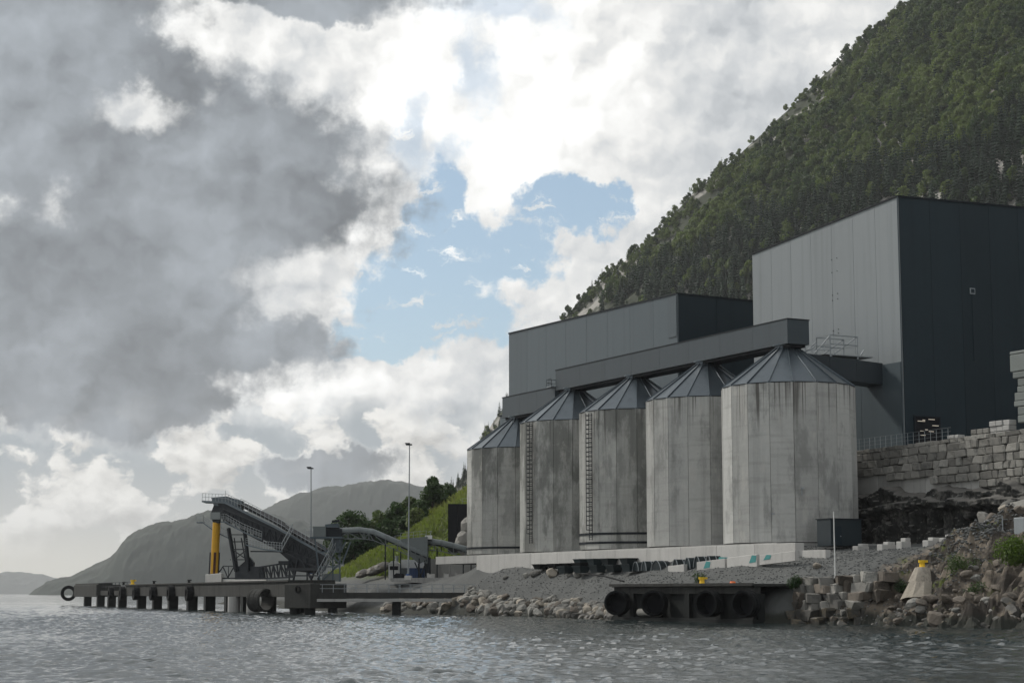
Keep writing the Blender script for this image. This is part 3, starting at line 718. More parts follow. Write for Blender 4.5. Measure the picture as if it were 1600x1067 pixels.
# ================================================================== GALLERIES
def gallery(label, u0, u1, v0, v1, z0, z1, n, mat='gallery', tilt=0., along='u'):
    t = thing('conveyor_gallery', S((u0 + u1) / 2, (v0 + v1) / 2, z0), label, 'gallery')
    for i in range(n):
        f0, f1 = i / n, (i + 1) / n; g_ = .015
        if along == 'u': MB().sbox(u0 + (u1 - u0) * f0 + g_, u0 + (u1 - u0) * f1 - g_, v0, v1, z0, z1).build('cladding_panel', mat, t)
        else:
            mb = MB(); va, vb = v0 + (v1 - v0) * f0 + g_, v0 + (v1 - v0) * f1 - g_
            vs = [S(u, v, z + tilt * (v - v0)) for z in (z0, z1) for u, v in ((u0, va), (u0, vb), (u1, vb), (u1, va))]
            mb.add(vs, [(3, 2, 1, 0), (4, 5, 6, 7), (0, 1, 5, 4), (1, 2, 6, 5), (2, 3, 7, 6), (3, 0, 4, 7)]).build('cladding_panel', mat, t)
    if along == 'u':
        MB().sbox(min(u0, u1) - .06, max(u0, u1) + .06, v0 - .06, v1 + .06, z1 + .003, z1 + .14).build('roof_trim', 'dark_steel', t)
        MB().sbox(min(u0, u1) + .3, max(u0, u1) - .3, v0 + .4, v1 - .4, z0 - .35, z0 - .003).build('floor_beam', 'black_sheet', t)
    return t
mg = gallery('long dark steel conveyor gallery over four silos', -2.95, 56.3, -1.6, 1.6, 33.0, 35.95, 8)
lg = gallery('short lower conveyor gallery over the shortest silo', 56.5, 74.0, -1.6, 1.6, 30.35, 33.5, 3)
cg_ = gallery('dark gallery joining the silo gallery to the tall hall', -1.4, 1.8, 1.75, 13.9, 29.5, 32.2, 3, 'dark_gallery', -.05, 'v')
# small ladder landing on the end of the main gallery
pl = thing('access_landing', S(56.5, -1.8, 33), 'small railed landing at the end of the long gallery', 'landing')
MB().sbox(56.4, 57.9, -2.3, -.5, 33.55, 33.65).build('floor', 'galvanised', pl)
mb = MB().rail([S(56.5, -2.25, 33.65), S(57.85, -2.25, 33.65), S(57.85, -.55, 33.65)], 1.1, .7, .06); mb.build('railing', 'dark_steel', pl)
# railed frame on the cross gallery
fr = thing('roof_frame', S(.2, 7, 32.0), 'open steel access frame standing on the cross gallery', 'frame')
mb = MB(); q = lambda u, v, z: S(u, v, z)
for (a, b_) in (((-1.2, 6.0), (-1.2, 10.2)), ((1.6, 6.0), (1.6, 10.2)), ((-1.2, 6.0), (1.6, 6.0)), ((-1.2, 10.2), (1.6, 10.2))):
    for z in (34.7, 33.6): mb.bar(q(*a, z), q(*b_, z), .12)
for a in ((-1.2, 6.0), (1.6, 6.0), (-1.2, 10.2), (1.6, 10.2)): mb.bar(q(*a, 31.9), q(*a, 34.75), .16)
mb.build('post_frame', 'galvanised', fr)
mb = MB(); mb.bar(q(-1.2, 6, 32), q(-1.2, 10.2, 34.7), .12).bar(q(1.6, 6, 32), q(1.6, 10.2, 34.7), .12).bar(q(-1.2, 3.6, 32.2), q(-1.2, 6.0, 34.6), .12).bar(q(1.6, 3.6, 32.2), q(1.6, 6.0, 34.2), .12); mb.build('brace', 'galvanised', fr)
MB().sbox(-1.3, 1.7, 5.0, 12.5, 32.22, 32.34).build('grating', 'galvanised', fr)
mb = MB().rail([q(-1.3, 2.2, 32.15), q(-1.3, 6, 32.3)], 1.0, 1., .07); mb.bar(q(-1.3, 2.0, 32.3), q(1, 5.2, 33.4), .15).bar(q(-1, 10.6, 32.2), q(.6, 12.6, 33.4), .14).build('stair_rail', 'galvanised', fr)

# ================================================================== HALLS
def hall(name, label, corners, zb, panels_u, panels_v, mat_u, mat_v):
    """corners: (u0, v0, z) near corner, (u1, v0, z) far-left corner, (u0, v1, z) right corner; a box with a gently sloping roof"""
    (u0, v0, za), (u1, _, zl), (_, v1, zr) = corners
    t = thing(name, S((u0 + u1) / 2, (v0 + v1) / 2, zb), label, 'building')
    ze = zl + zr - za; mb = MB(); g_ = .25
    c = [(u0 + g_, v0 + g_, za), (u1 - g_, v0 + g_, zl), (u1 - g_, v1 - g_, ze), (u0 + g_, v1 - g_, zr)]
    mb.add([S(a, b_, zb) for a, b_, z in c] + [S(a, b_, z - .1) for a, b_, z in c], [(3, 2, 1, 0), (4, 5, 6, 7), (0, 1, 5, 4), (1, 2, 6, 5), (2, 3, 7, 6), (3, 0, 4, 7)]).build('core', 'black_sheet', t)
    def face(p0, p1, z0, z1, n, nrm, mat):
        for i in range(n):
            f0, f1 = i / n, (i + 1) / n; L = (p1 - p0).length; e = .022 / L; f0 += e; f1 -= e
            a, b_ = p0.lerp(p1, f0), p0.lerp(p1, f1); zz0, zz1 = z0 + (z1 - z0) * f0, z0 + (z1 - z0) * f1
            k = random.uniform(0, .006); o = nrm * k
            MB().prism([a + o, b_ + o, Vector((b_.x, b_.y, zz1)) + o, Vector((a.x, a.y, zz0)) + o], nrm * -.2).build('wall_panel', mat, t)
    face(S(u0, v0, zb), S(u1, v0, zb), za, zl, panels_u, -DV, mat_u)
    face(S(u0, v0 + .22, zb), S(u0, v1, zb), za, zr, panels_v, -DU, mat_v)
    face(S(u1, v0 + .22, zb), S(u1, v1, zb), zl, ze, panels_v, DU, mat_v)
    r = MB().bar(S(u0, v0, za + .03), S(u1, v0, zl + .03), .3, .22).bar(S(u0, v0, za + .031), S(u0, v1, zr + .031), .3, .22).bar(S(u1, v0, zl + .03), S(u1, v1, ze + .03), .28, .2); r.build('roof_edge', 'dark_steel', t)
    MB().bar(S(u0 - .03, v0 - .03, zb), S(u0 - .03, v0 - .03, za), .14, .14).build('corner_trim', 'mid_panel', t)
    return t
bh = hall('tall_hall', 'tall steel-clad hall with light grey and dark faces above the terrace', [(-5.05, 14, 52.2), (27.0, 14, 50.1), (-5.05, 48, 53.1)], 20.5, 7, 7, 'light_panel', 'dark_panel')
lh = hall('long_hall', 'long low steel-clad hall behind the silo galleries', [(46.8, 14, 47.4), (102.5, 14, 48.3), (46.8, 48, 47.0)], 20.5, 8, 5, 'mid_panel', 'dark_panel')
# step in the near panel of the long hall, darker plinth below the light face of the tall hall
MB().sbox(46.9, 49.4, 13.86, 13.99, 41.0, 47.1).build('narrow_panel', 'mid_panel', lh)
for i in range(4): MB().sbox(-5.0 + i * 8.0 + .02, 3.0 + i * 8.0 - .02, 13.84, 13.97, 20.6, 31.4).build('plinth_panel', 'mid_panel', bh)
# rows of fixings on one seam
mb = MB()
u_s = -5.05 + 32.05 * 3 / 7
for z in (33.5, 36.4, 36.9, 40.9, 41.6, 44.6, 46.3): mb.sbox(u_s - .05, u_s + .05, 13.93, 13.99, z, z + .13).sbox(u_s - 1.15, u_s - 1.05, 13.93, 13.99, z + .1, z + .2)
mb.build('fixing', 'dark_steel', bh)
# square vent on the dark face
v_, z_ = on_u(1519, 455, -5.05)
MB().sbox(-5.16, -5.06, v_ - .4, v_ + .4, z_ - .38, z_ + .38).build('vent_frame', 'galvanised', bh)
MB().sbox(-5.2, -5.162, v_ - .28, v_ + .28, z_ - .26, z_ + .26).build('vent', 'dark_panel', bh)
MB().sbox(-5.14, -5.07, v_ - .12, v_ + .12, z_ - 9, z_ - .39).build('vent_pipe', 'dark_panel', bh)
# gateway into the hall, lit inside
va, _ = on_u(1429, 670, -5.05); vb, zt_ = on_u(1466, 653, -5.05)
gt = MB().sbox(-5.2, -5.08, va, vb, 20.7, zt_).build('gateway', 'black_sheet', bh)
fm = MB().sbox(-5.3, -5.07, va - .15, va, 20.7, zt_ + .15).sbox(-5.3, -5.07, vb, vb + .15, 20.7, zt_ + .15).sbox(-5.3, -5.07, va, vb, zt_, zt_ + .15); fm.build('gate_frame', 'dark_steel', gt)
lm = bpy.data.materials.new('lamp_glow'); lm.use_nodes = True; e_ = lm.node_tree.nodes['Principled BSDF']; e_.inputs['Emission Color'].default_value = (1, .8, .55, 1); e_.inputs['Emission Strength'].default_value = .35; MATS['lamp_glow'] = lm
for (f, g_, w) in ((.1, .86, .3), (.55, .93, .25), (.7, .74, .26), (.2, .55, .12), (.55, .55, .2), (.2, .42, .2), (.3, .9, .1), (.4, .6, .1)):
    MB().sbox(-5.28, -5.22, va + (vb - va) * f, va + (vb - va) * (f + w), 20.7 + (zt_ - 20.7) * g_, 20.7 + (zt_ - 20.7) * g_ + .06).build('lamp', 'lamp_glow', gt)
# small chimney/vent box at the far end of the long hall
MB().sbox(73.5, 76, 0, 6, 24.5, 31.0).sbox(73.4, 76.2, -.2, 6.1, 31.0, 31.2)
at_ = thing('end_stack', S(78, 2, 8.8), 'grey clad stair tower behind the shortest silo', 'tower')
MB().sbox(76.5, 80, 1.0, 6.5, 8.8, 31.2).build('body', 'mid_panel', at_)
MB().sbox(76.4, 80.2, .8, 6.7, 31.2, 31.4).build('roof', 'dark_steel', at_)
MB().rail([S(80.1, 6, 31.4), S(80.1, .9, 31.4), S(76.6, .9, 31.4)], 1.0, 1.2, .06).build('railing', 'galvanised', at_)

# ================================================================== STONE RETAINING WALL, ROCK CUT
def rough_block(seed, rnd=.16, mat='stone', jit=.028):
    r = np.random.default_rng(seed); bm = bmesh.new(); bmesh.ops.create_cube(bm, size=1.)
    bmesh.ops.bevel(bm, geom=bm.edges[:], offset=.09, segments=1, affect='EDGES')
    for v in bm.verts:
        c = Vector((round(v.co.x), round(v.co.y), round(v.co.z)))
        v.co += Vector((r.normal(), r.normal(), r.normal())) * jit
    sk = (r.random() - .5) * rnd * 2; tp = (r.random() - .5) * rnd
    for v in bm.verts: v.co.x += v.co.z * sk; v.co.z *= 1 + tp * v.co.x
    me = bpy.data.meshes.new('stone'); bm.to_mesh(me); bm.free(); me.materials.append(MATS[mat]); return me
def boulder(seed, mat, sub=2):
    r = np.random.default_rng(seed); bm = bmesh.new(); bmesh.ops.create_icosphere(bm, subdivisions=sub, radius=.5)
    for _ in range(9):
        n = Vector((r.normal(), r.normal(), r.normal())).normalized(); dd = .27 + .17 * r.random()
        for v in bm.verts:
            k = v.co.dot(n) - dd
            if k > 0: v.co -= n * k
    for v in bm.verts: v.co += Vector((r.normal(), r.normal(), r.normal())) * .012
    me = bpy.data.meshes.new('stone'); bm.to_mesh(me); bm.free(); me.materials.append(MATS[mat]); return me
BLK = [rough_block(300 + i) for i in range(14)]
BLK2 = [rough_block(340 + i, .34, ('stone', 'brown_stone', 'stone', 'stone', 'brown_stone')[i % 5], .06) for i in range(15)]
BLK3 = [rough_block(370 + i, .3, 'wet_stone', .06) for i in range(5)]
BLD = {m: [boulder(400 + i, m) for i in range(9)] for m in ('stone', 'pale_stone', 'wet_stone', 'brown_stone')}
BLD['gravel_stone'] = [boulder(450 + i, 'gravel_stone', 1) for i in range(4)]
SITE_RZ = math.atan2(DU.y, DU.x)
rw = thing('retaining_wall', S(-14, 11, 14), 'dry stone retaining wall of big blocks below the terrace edge', 'wall')
z_top = lambda u: 20.75 - (u + 14) * .012
def z_low(u): return np.interp(u, [-40, -30, -22, -14, -6, 5], [14.4, 14.9, 15.3, 16.1, 16.9, 17.9])
row = 0; z = 0.; k_ = 0
while row < 8:
    h = (.5 if row == 0 else random.uniform(.78, 1.02)); u = 5. + random.random()
    while u > -39:
        w = random.uniform(.9, 2.1) * (1.2 if row == 0 else 1); uc = u - w / 2; zt = z_top(uc) - z
        if zt - h * .55 > z_low(uc):
            hh = h * random.uniform(.92, 1.04)
            p = S(uc, 11.0 + random.uniform(-.1, .1) + row * -.09, zt - h / 2)
            inst('stone', random.choice(BLK), p, (random.uniform(-.03, .03), random.uniform(-.05, .05), SITE_RZ + random.uniform(-.06, .06)), (w * .97, 1.3, hh * .97), rw); k_ += 1
        u -= w
    z += h; row += 1
MB().sbox(-40, 6, 11.35, 12.2, 12, 20.4).build('backing', 'dark_concrete', rw)
# sprayed concrete band below the stones
sbv = thing('concrete_band', S(-14, 10.6, 10), 'pale sprayed concrete band between the stone wall and the rock', 'wall')
for a, b_, z0, z1 in ((5, -4, 13.5, 17.9), (-4, -13, 13, 17.3), (-13, -21, 12.5, 16.6), (-21, -30, 12, 16.2), (-30, -41, 11.5, 15.6)):
    MB().sbox(b_ + .02, a - .02, 10.55, 11.34, z0, z1).build('band_section', 'concrete', sbv, bevel=.05)
# blasted rock face with ledges
def rock_face():
    us = np.arange(-34, 10, .16); zs = np.arange(7.6, 15.8, .16); U, Z = np.meshgrid(us, zs, indexing='ij')
    led1 = 13.55 + .5 * np.sin(U / 4.1) + fbm(U / 3., U * 0 + 2, 3) * .9; led0 = 12.2 + (U + 14) * -.03 + fbm(U / 2.5, U * 0 + 7, 3) * .7
    r = np.random.default_rng(21)
    def cells(wu, wz, amp, seed):      # broken blocks: one offset and tilt per cell
        r = np.random.default_rng(seed); A = r.random((80, 80)); B = r.random((80, 80)) - .5; j = r.random(80)
        cu = U / wu + .5 * fbm(U / 3 + seed, Z / 3, 2); iu = np.floor(cu).astype(int) % 80; cz = Z / wz + j[iu] + .3 * fbm(U / 2, Z / 2 + seed, 2); iz = np.floor(cz).astype(int) % 80
        return amp * (A[iu, iz] - .5) + amp * .9 * B[iu, iz] * (cu % 1 - .5) + amp * .9 * B[iz, iu] * (cz % 1 - .5)
    off = 1.0 + cells(1.7, 3.2, .9, 5) + cells(.8, .7, .35, 6) + fbm(U / 1.2 + 3, Z / 1.2, 4, .6) * .35
    off += 1.6 * np.clip((led1 - Z) / .2, 0, 1) * (1 - .55 * np.clip((led1 - Z - .9) / .25, 0, 1))
    col = np.abs(((U / 2.3 + .5 * fbm(U / 4, Z / 12, 2)) % 1) - .5) * 2
    off += np.where(Z < led0, np.where(col < .22, -1.3, .15), .3) + .2
    cave = np.exp(-((U + 23.5) / 1.1) ** 2) * np.clip((led0 - 1 - Z) / .5, 0, 1) * 1.5; off -= cave
    off += np.clip((9.5 - Z) / 2, 0, 1) * .6
    top = np.clip((Z - 14.6 - fbm(U / 3.5 + 30, U * 0, 3) * 1.4) / .5, 0, 1); off = off * (1 - top) - .6 * top
    V = 10.3 - off
    return grid_mesh('rock_face', np.stack([OX + DU.x * U + DV.x * V, OY + DU.y * U + DV.y * V, Z], -1), 'dark_rock', smooth=False)
struct(rock_face(), 'dark blasted rock face with ledges below the concrete band')
# terrace-edge fence
fe = thing('terrace_fence', S(-4, 11.2, 20.8), 'thin wire fence along the terrace edge above the stone wall', 'fence')
u = 4.5
while u > -17: MB().bar(S(u, 11.25, 20.6), S(u, 11.25, 22.1), .05).build('post', 'galvanised', fe); u -= 1.05
mb = MB()
for z in (21.15, 21.6, 22.05): mb.bar(S(4.5, 11.25, z), S(-17, 11.25, z + .15), .022)
mb.build('wire', 'galvanised', fe)
# things kept on the terrace
def stack_of(name, label, cat, px0, px1, v, h, nz, mat, part):
    (ua, _), (ub, _) = on_v(px0, 668, v), on_v(px1, 668, v); t = thing(name, S((ua + ub) / 2, v, 20.6), label, cat)
    for i in range(nz):
        nx = 3
        for j in range(nx):
            a = ua + (ub - ua) * j / nx; b_ = ua + (ub - ua) * (j + 1) / nx
            MB().sbox(max(a, b_) - .02 - abs(b_ - a) + .04, max(a, b_) - .02, v + random.uniform(-.1, .1), v + 1.1, 20.62 + i * h, 20.6 + (i + 1) * h - .02).build(part, mat, t, bevel=.05)
stack_of('paving_stack', 'pale stack of paving slabs on the terrace edge', 'stack', 1546, 1577, 12.2, .62, 3, 'concrete', 'slab')
stack_of('bale_stack', 'low greenish stack of bales on the terrace edge', 'stack', 1517, 1545, 12.4, .6, 2, 'stone', 'bale')
stack_of('crate_pile', 'small pale crates beside the hall gateway', 'crates', 1478, 1496, 12.3, .42, 2, 'concrete', 'crate')
# stepped pile of grey elements at the picture's edge
sp_ = thing('element_stack', S(-28, 12.6, 20.6), 'tall stepped stack of grey concrete elements at the edge of the terrace', 'stack')
stk = [(1590, 652, 640), (1590, 640, 627), (1584, 627, 618), (1585, 618, 605), (1589, 605, 595), (1590, 595, 583), (1582, 583, 573), (1578, 573, 546), (1577, 546, 541)]
for pxl, yb, yt in stk:
    ua, zb_ = on_v(pxl, yb + 9, 12.6); _, zt_ = on_v(pxl, yt + 9, 12.6)
    MB().sbox(-40, ua, 12.6, 15.4, zb_ + .02, zt_).build('element', 'grey_element', sp_, bevel=.08)
MB().sbox(-40, -28.6, 12.9, 15.2, 20.6, on_v(1590, 661, 12.6)[1]).build('plinth', 'grey_element', sp_)

# ================================================================== NEAR QUAY WITH FENDERS
def fender(label, c, axis, r, L, grp, inner=.62, mat='rubber', back=0):
    t = thing('fender', Vector(c) - Vector((0, 0, r)), label, 'fender', grp); a = Vector(axis).normalized(); c = Vector(c)
    MB().tube(c - a * L / 2, c + a * L / 2, r, 22, inner=r * inner).build('sleeve', mat, t, smooth=False)
    if back: MB().tube(c + a * (L * .5 * back) - a * .05, c + a * (L * .45 * back), r * .97, 22).build('bore_shade', 'black_sheet', t)  # added black disc closes the sleeve, standing in for the shade inside it
    mb = MB()
    for s in (-.36, 0, .36): mb.tube(c + a * (L * s) - a * .07, c + a * (L * s) + a * .07, r + .05, 22, inner=r * .97)
    mb.build('rib', mat, t)
    return t
qa = thing('quay', S(-12, -21, 0), 'low dark concrete quay with rubber fenders on its face', 'quay')
MB().sbox(-26.4, 2.6, -23.2, -15.5, 3.72, 4.02).build('deck', 'dark_concrete', qa, bevel=.04)
MB().sbox(-26.5, 2.8, -23.45, -23.21, 3.80, 4.10).build('edge_beam', 'dark_concrete', qa)
MB().sbox(-26.2, 2.4, -23.0, -22.2, 3.0, 3.715).build('face_beam', 'dark_concrete', qa)
for u in (-25.6, -19.5, -13.4, -7.2, -1.6, 1.9): MB().sbox(u - .45, u + .45, -23.05, -21.6, -2, 3.0).build('pier', 'wet_concrete', qa)
MB().sbox(-26.3, 2.4, -22.6, -22.15, -2.5, 2.98).build('back_wall', 'wet_concrete', qa)
MB().sbox(-26.3, 2.3, -23.3, -22.4, -.6, .35).build('toe_beam', 'wet_concrete', qa)
grp = 'rubber fenders along the quay'
ax_q = (-DV * .55 - DU * .85)
for i, (px, lb) in enumerate(((966, 'big hollow rubber fender at the far left end of the quay'), (1024, 'second hollow fender from the left on the quay'), (1110, 'third hollow fender, below the yellow bollard'), (1167, 'last hollow fender, beside the stone revetment'))):
    u_, _ = on_v(px, 940, -24.1); fender(lb, S(u_, -24.2, 1.95), (-DV * .75 - DU * .65) if i < 2 else -DV * .9 - DU * .42, 1.35, 1.6, grp, .84, back=-1)
u_, _ = on_v(1020, 958, -22.9)
tag(MB().tube(S(u_ - 2.0, -23.2, .9), S(u_ + 2.4, -23.2, .9), .42, 12).build('fallen_pipe', 'stone'), 'pale pipe lying under the quay deck', 'pipe')
def bollard(label, p, s=1., mat='bollard_yellow', grp='yellow mooring bollards'):
    t = thing('bollard', p, label, 'bollard', grp); p = Vector(p)
    MB().tube(p, p + Vector((0, 0, .12 * s)), .55 * s, 14).build('base_plate', mat, t)
    MB().tube(p + Vector((0, 0, .1 * s)), p + Vector((0, 0, .62 * s)), .34 * s, 14, .3 * s).build('shaft', mat, t, smooth=False)
    MB().tube(p + Vector((0, 0, .6 * s)), p + Vector((0, 0, .9 * s)), .42 * s, 14, .46 * s).box(p + Vector((.2 * s, 0, .76 * s)), (.9 * s, .4 * s, .26 * s), TH).build('head', mat, t)
u_, _ = on_v(1097, 912, -21.5); bollard('yellow mooring bollard on the quay deck', S(u_, -21.5, 4.02), .85)
u_, _ = on_v(1145, 912, -21.5); tag(MB().tube(S(u_, -21.5, 4.02), S(u_, -21.5, 4.3), .38, 12, .25).build('buoy', 'orange'), 'small orange buoy lying on the quay deck', 'buoy')
# bollard on its concrete cone, on the rock
b0 = hit(1441, 908); p = at(1441, 887, b0.y + .4); b0 = b0 - Vector((0, 0, 1.8))
t = thing('bollard_foundation', b0, 'pale concrete cone under the yellow bollard on the rock', 'foundation')
cm = MB().tube(b0, b0.lerp(p, .55), 2.1, 13, 1.35, cap=False).tube(b0.lerp(p, .55), Vector(p), 1.35, 13, .72)
for v in cm.v[:-13]: v += Vector((random.uniform(-.16, .16), random.uniform(-.16, .16), random.uniform(-.08, .08)))
cm.build('cone', 'pale_stone', t)
bollard('yellow mooring bollard on a concrete cone on the rocks', p, .85)

# ---- stone revetments: single stones heaped along the water
def revet(name, label, pts, mats, smin, smax, loc):
    t = thing(name, loc, label, 'revetment')
    for p, k in pts:
        s = random.uniform(smin, smax) * k; m_ = random.choice(mats) if p.z > .35 else 'wet_stone'
        inst('stone', random.choice(BLD[m_]), p, (random.uniform(-.5, .5), random.uniform(-.5, .5), random.random() * 6.28), (s * random.uniform(1.0, 1.5), s * random.uniform(.8, 1.1), s * random.uniform(.6, .85)), t)
pts = []
for i in range(290):
    u = random.uniform(3.5, 88) if i % 4 else random.uniform(3.5, 60); vsh = np.interp(u, [0, 12, 20, 32, 45, 60, 66, 80, 90], [-24, -20.6, -18.7, -16.8, -16.6, -15.8, -15.8, -15.8, -15.8]); w = random.random() ** .8
    v = vsh - .6 + w * 2.2; z = gz(u, v)
    if z > -.8: pts.append((S(u, v, z + .12), 1.35 - .6 * w))
revet('riprap', 'heap of grey boulders along the waterline below the gravel bank', pts, ['stone', 'brown_stone', 'stone', 'stone', 'pale_stone'], 1.0, 2.0, S(30, -17, 0))
# coursed stone wall right of the quay
sw = thing('sea_wall', S(-30, -17.5, 0), 'rough sea wall of large stones between quay and rock', 'wall')
for r_ in range(6):
    u = -26.6; zc = -.1 + r_ * .86
    while u > -35.5 - r_ * .5:
        w = random.choice((.9, 1.3, 1.7, 2.3, 2.8)) * random.uniform(.85, 1.15); f = (-u - 26.6) / 10; z = zc + random.uniform(-.14, .14) + f * .35; v = -18.9 + f * 2.6 + r_ * .3
        if z < 4.15 + f * .6:
            inst('stone', random.choice(BLK2 if r_ > 1 else BLK3 + BLK2[1:3]), S(u - w / 2, v + random.uniform(-.25, .25), z), (random.uniform(-.08, .08), random.uniform(-.1, .1), SITE_RZ - .25 + random.uniform(-.3, .3)), (w * 1.04, 1.6, random.uniform(.85, 1.2)), sw)
        u -= w
MB().prism([S(-26.5, -18.2, -2), S(-36, -15.2, -2), S(-36, -13.8, 4.2), S(-26.5, -16.6, 3.7)], DV * 2).build('backing', 'dark_rock', sw)
# rocks on the right-hand point
pts = []
for i in range(230):
    u = random.uniform(-66, -34); v = random.uniform(-19.8, -15) if i % 3 else random.uniform(-15, -6); z = gz(u, v)
    if z > -.8: pts.append((S(u, v, z + .0), random.choice((.4, .5, .7, .9, 1.3)) if v < -15 else random.choice((.4, .5, .7, 1.))))
revet('shore_rocks', 'brown angular rocks scattered over the rocky point', pts, ['brown_stone', 'brown_stone', 'stone', 'wet_stone'], .7, 1.6, S(-45, -14, 0))
pts = []
for i in range(95):
    u = random.uniform(-47, -31.5); v = random.uniform(-1, 9); z = gz(u, v); pts.append((S(u, v, z + .1), random.choice((.5, .8, 1., 1.5))))
revet('blast_rubble', 'pale blasted rubble heaped against the rock cut', pts, ['pale_stone', 'brown_stone', 'stone'], .8, 1.8, S(-38, 3, 9))
# loose gravel, too small to count
def scatter(name, label, n, fu, mat, s0, s1):
    mb = MB(); src = [(np.array([v.co[:] for v in me.vertices]), [tuple(p.vertices) for p in me.polygons]) for me in BLD['gravel_stone']]
    V = []; Fc = []; o = 0; uu = np.array([fu() for _ in range(n)]); zz = ground_z(uu[:, 0], uu[:, 1])
    for (u, v), z in zip(uu, zz):
        co, fs = random.choice(src); s = random.uniform(s0, s1) ** 1; a = random.random() * 6.28; ca, sa = math.cos(a), math.sin(a)
        q = co * np.array([s * random.uniform(.8, 1.5), s, s * .7]); q = np.stack([q[:, 0] * ca - q[:, 1] * sa, q[:, 0] * sa + q[:, 1] * ca, q[:, 2]], 1)
        V.append(q + np.array(S(u, v, z + s * .1))); Fc += [tuple(i + o for i in f) for f in fs]; o += len(q)
    me = bpy.data.meshes.new(name); me.from_pydata(np.concatenate(V).tolist(), [], Fc); me.materials.append(MATS[mat]); ob = bpy.data.objects.new(name, me); COL.objects.link(ob)
    return tag(ob, label, kind='stuff')
def g1():
    while True:
        u = random.uniform(-48, 58); v = random.uniform(-19, -1)
        w = np.interp(u, [-48, -36, -30, -20, -5, 10, 58], [.9, 1., .6, .55, .5, .45, .4])
        if random.random() < w: return u, v
scatter('gravel', 'loose grey gravel and broken stone on the bank', 9000, g1, 'gravel_stone', .08, .30)
def g2(): return random.gauss(-38.5, 2.2), random.gauss(-3.5, 2.0)
scatter('rubble', 'dark broken stone spilled beside the wire fence', 900, g2, 'gravel_stone', .2, .5)
# concrete blocks along the road
blocks = [(1345, 859, 208, 1.9, .7, 'short low concrete road block beside the dark shed'), (1385, 857, 205.5, 2.3, .75, 'concrete road block with a notch, first below the rock face'), (1412, 854, 204, 1.6, .95, 'taller concrete road block next to the notched one'),
          (1455, 851, 202, 2.0, .8, 'concrete road block in the middle below the rock face'), (1482, 848, 201, 2.2, .9, 'concrete road block second from the rubble heap'), (1506, 845, 200, 1.9, 1.0, 'pale concrete road block against the rubble heap')]
for px, py, D, w, h, lb in blocks:
    p = at(px, py, D); t = thing('concrete_block', p, lb, 'block', 'concrete blocks along the road'); a = TH + R(12)
    ax2 = (Vector((math.cos(a), math.sin(a), 0)), Vector((-math.sin(a), math.cos(a), 0)))
    MB().box(p + Vector((0, 0, h * .3 - .3)), (w, .8, h * .6 + .6), ax=ax2).build('body', 'pale_concrete', t, bevel=.05)
    MB().box(p + ax2[0] * (w * .22) + Vector((0, 0, h * .6 + h * .2)), (w * .54, .7, h * .4), ax=ax2).build('cap', 'pale_concrete', t, bevel=.04)
# ---- row of dark troughs along the foundation wall
def trough(label, px, py, v, w, h, mat='trough_plastic'):
    u_, z_ = on_v(px, py, v); p = S(u_, v, z_); t = thing('trough', p, label, 'trough', 'dark plastic troughs along the foundation wall'); e = .32
    def frus(k0, k1, z0, z1): return [S(u_ + a * (w / 2 - e * (1 - k)), v + b_ * (.8 - .25 * (1 - k)), z_ + h * k) for k in (k0, k1) for a, b_ in ((-1, -1), (-1, 1), (1, 1), (1, -1))]
    MB().add(frus(0, 1, 0, h), [(3, 2, 1, 0), (4, 5, 6, 7), (0, 1, 5, 4), (1, 2, 6, 5), (2, 3, 7, 6), (3, 0, 4, 7)]).build('tub', mat, t)
    MB().sbox(u_ - w / 2 - .06, u_ + w / 2 + .06, v - .86, v + .86, z_ + h + .003, z_ + h + .09).build('rim', mat, t)
    return t
nm = ['first', 'second', 'third', 'fourth', 'fifth', 'sixth', 'seventh', 'eighth']
for i, px in enumerate((845, 869, 889, 908)): trough('thin black trough, %s from the left in the low upper row' % nm[i], px, 889 - i * .6, -10.6, 2.2 + .1 * i, .62, 'rubber')
for i, px in enumerate((909, 930, 952, 982)): trough('dark green-grey trough, %s in the taller upper row' % nm[i], px, 884 - i * .3, -10.6, 1.9, .85)
for i, px in enumerate((884, 908, 934, 960, 985)): trough('dark trough, %s from the left in the lower row' % nm[i], px, 895.5 - i * .7, -12.2, 2.2, .85)
# strapped dark bundles
def bundle(label, px, py, v, w, h):
    u_, z_ = on_v(px, py, v); t = thing('bundle', S(u_, v, z_), label, 'bundle', 'strapped dark bundles along the foundation wall'); n = 9
    arc = [Vector((math.cos(math.pi * i / n) * w / 2 * (1 - .12 * math.sin(math.pi * i / n)), 0, math.sin(math.pi * i / n) * h)) for i in range(n + 1)]
    f = lambda q, dv, k=1.: S(u_ + q.x * k, v + dv, z_ + q.z * k)
    MB().prism([f(q, -.8) for q in arc], DV * 1.6).build('wrap', 'trough_plastic', t)
    mb = MB()
    for dv in (-.84, .1):
        for a, b_ in zip(arc, arc[1:]): mb.bar(f(a, dv, 1.02), f(b_, dv, 1.02), .1, .05)
    mb.build('strap', 'galvanised', t)
for i, (px, py, w, h, lb) in enumerate(((1002, 892, 1.5, 1.15, 'dark strapped bundle next to the troughs'), (1015, 891.5, 1.2, 1.2, 'narrow strapped bundle, second from the troughs'), (1034, 891, 2.3, 1.2, 'widest dark strapped bundle'), (1064, 889, 1.3, 1.2, 'strapped bundle behind the first low barrier'),
                                         (1083, 888, 1.3, 1.3, 'strapped bundle between the two low barriers'), (1098, 886, 1.4, 1.3, 'strapped bundle above the teal stain'), (1116, 884, 1.0, 1.2, 'last small strapped bundle in the row'))):
    bundle(lb, px, py, -11.6, w, h)
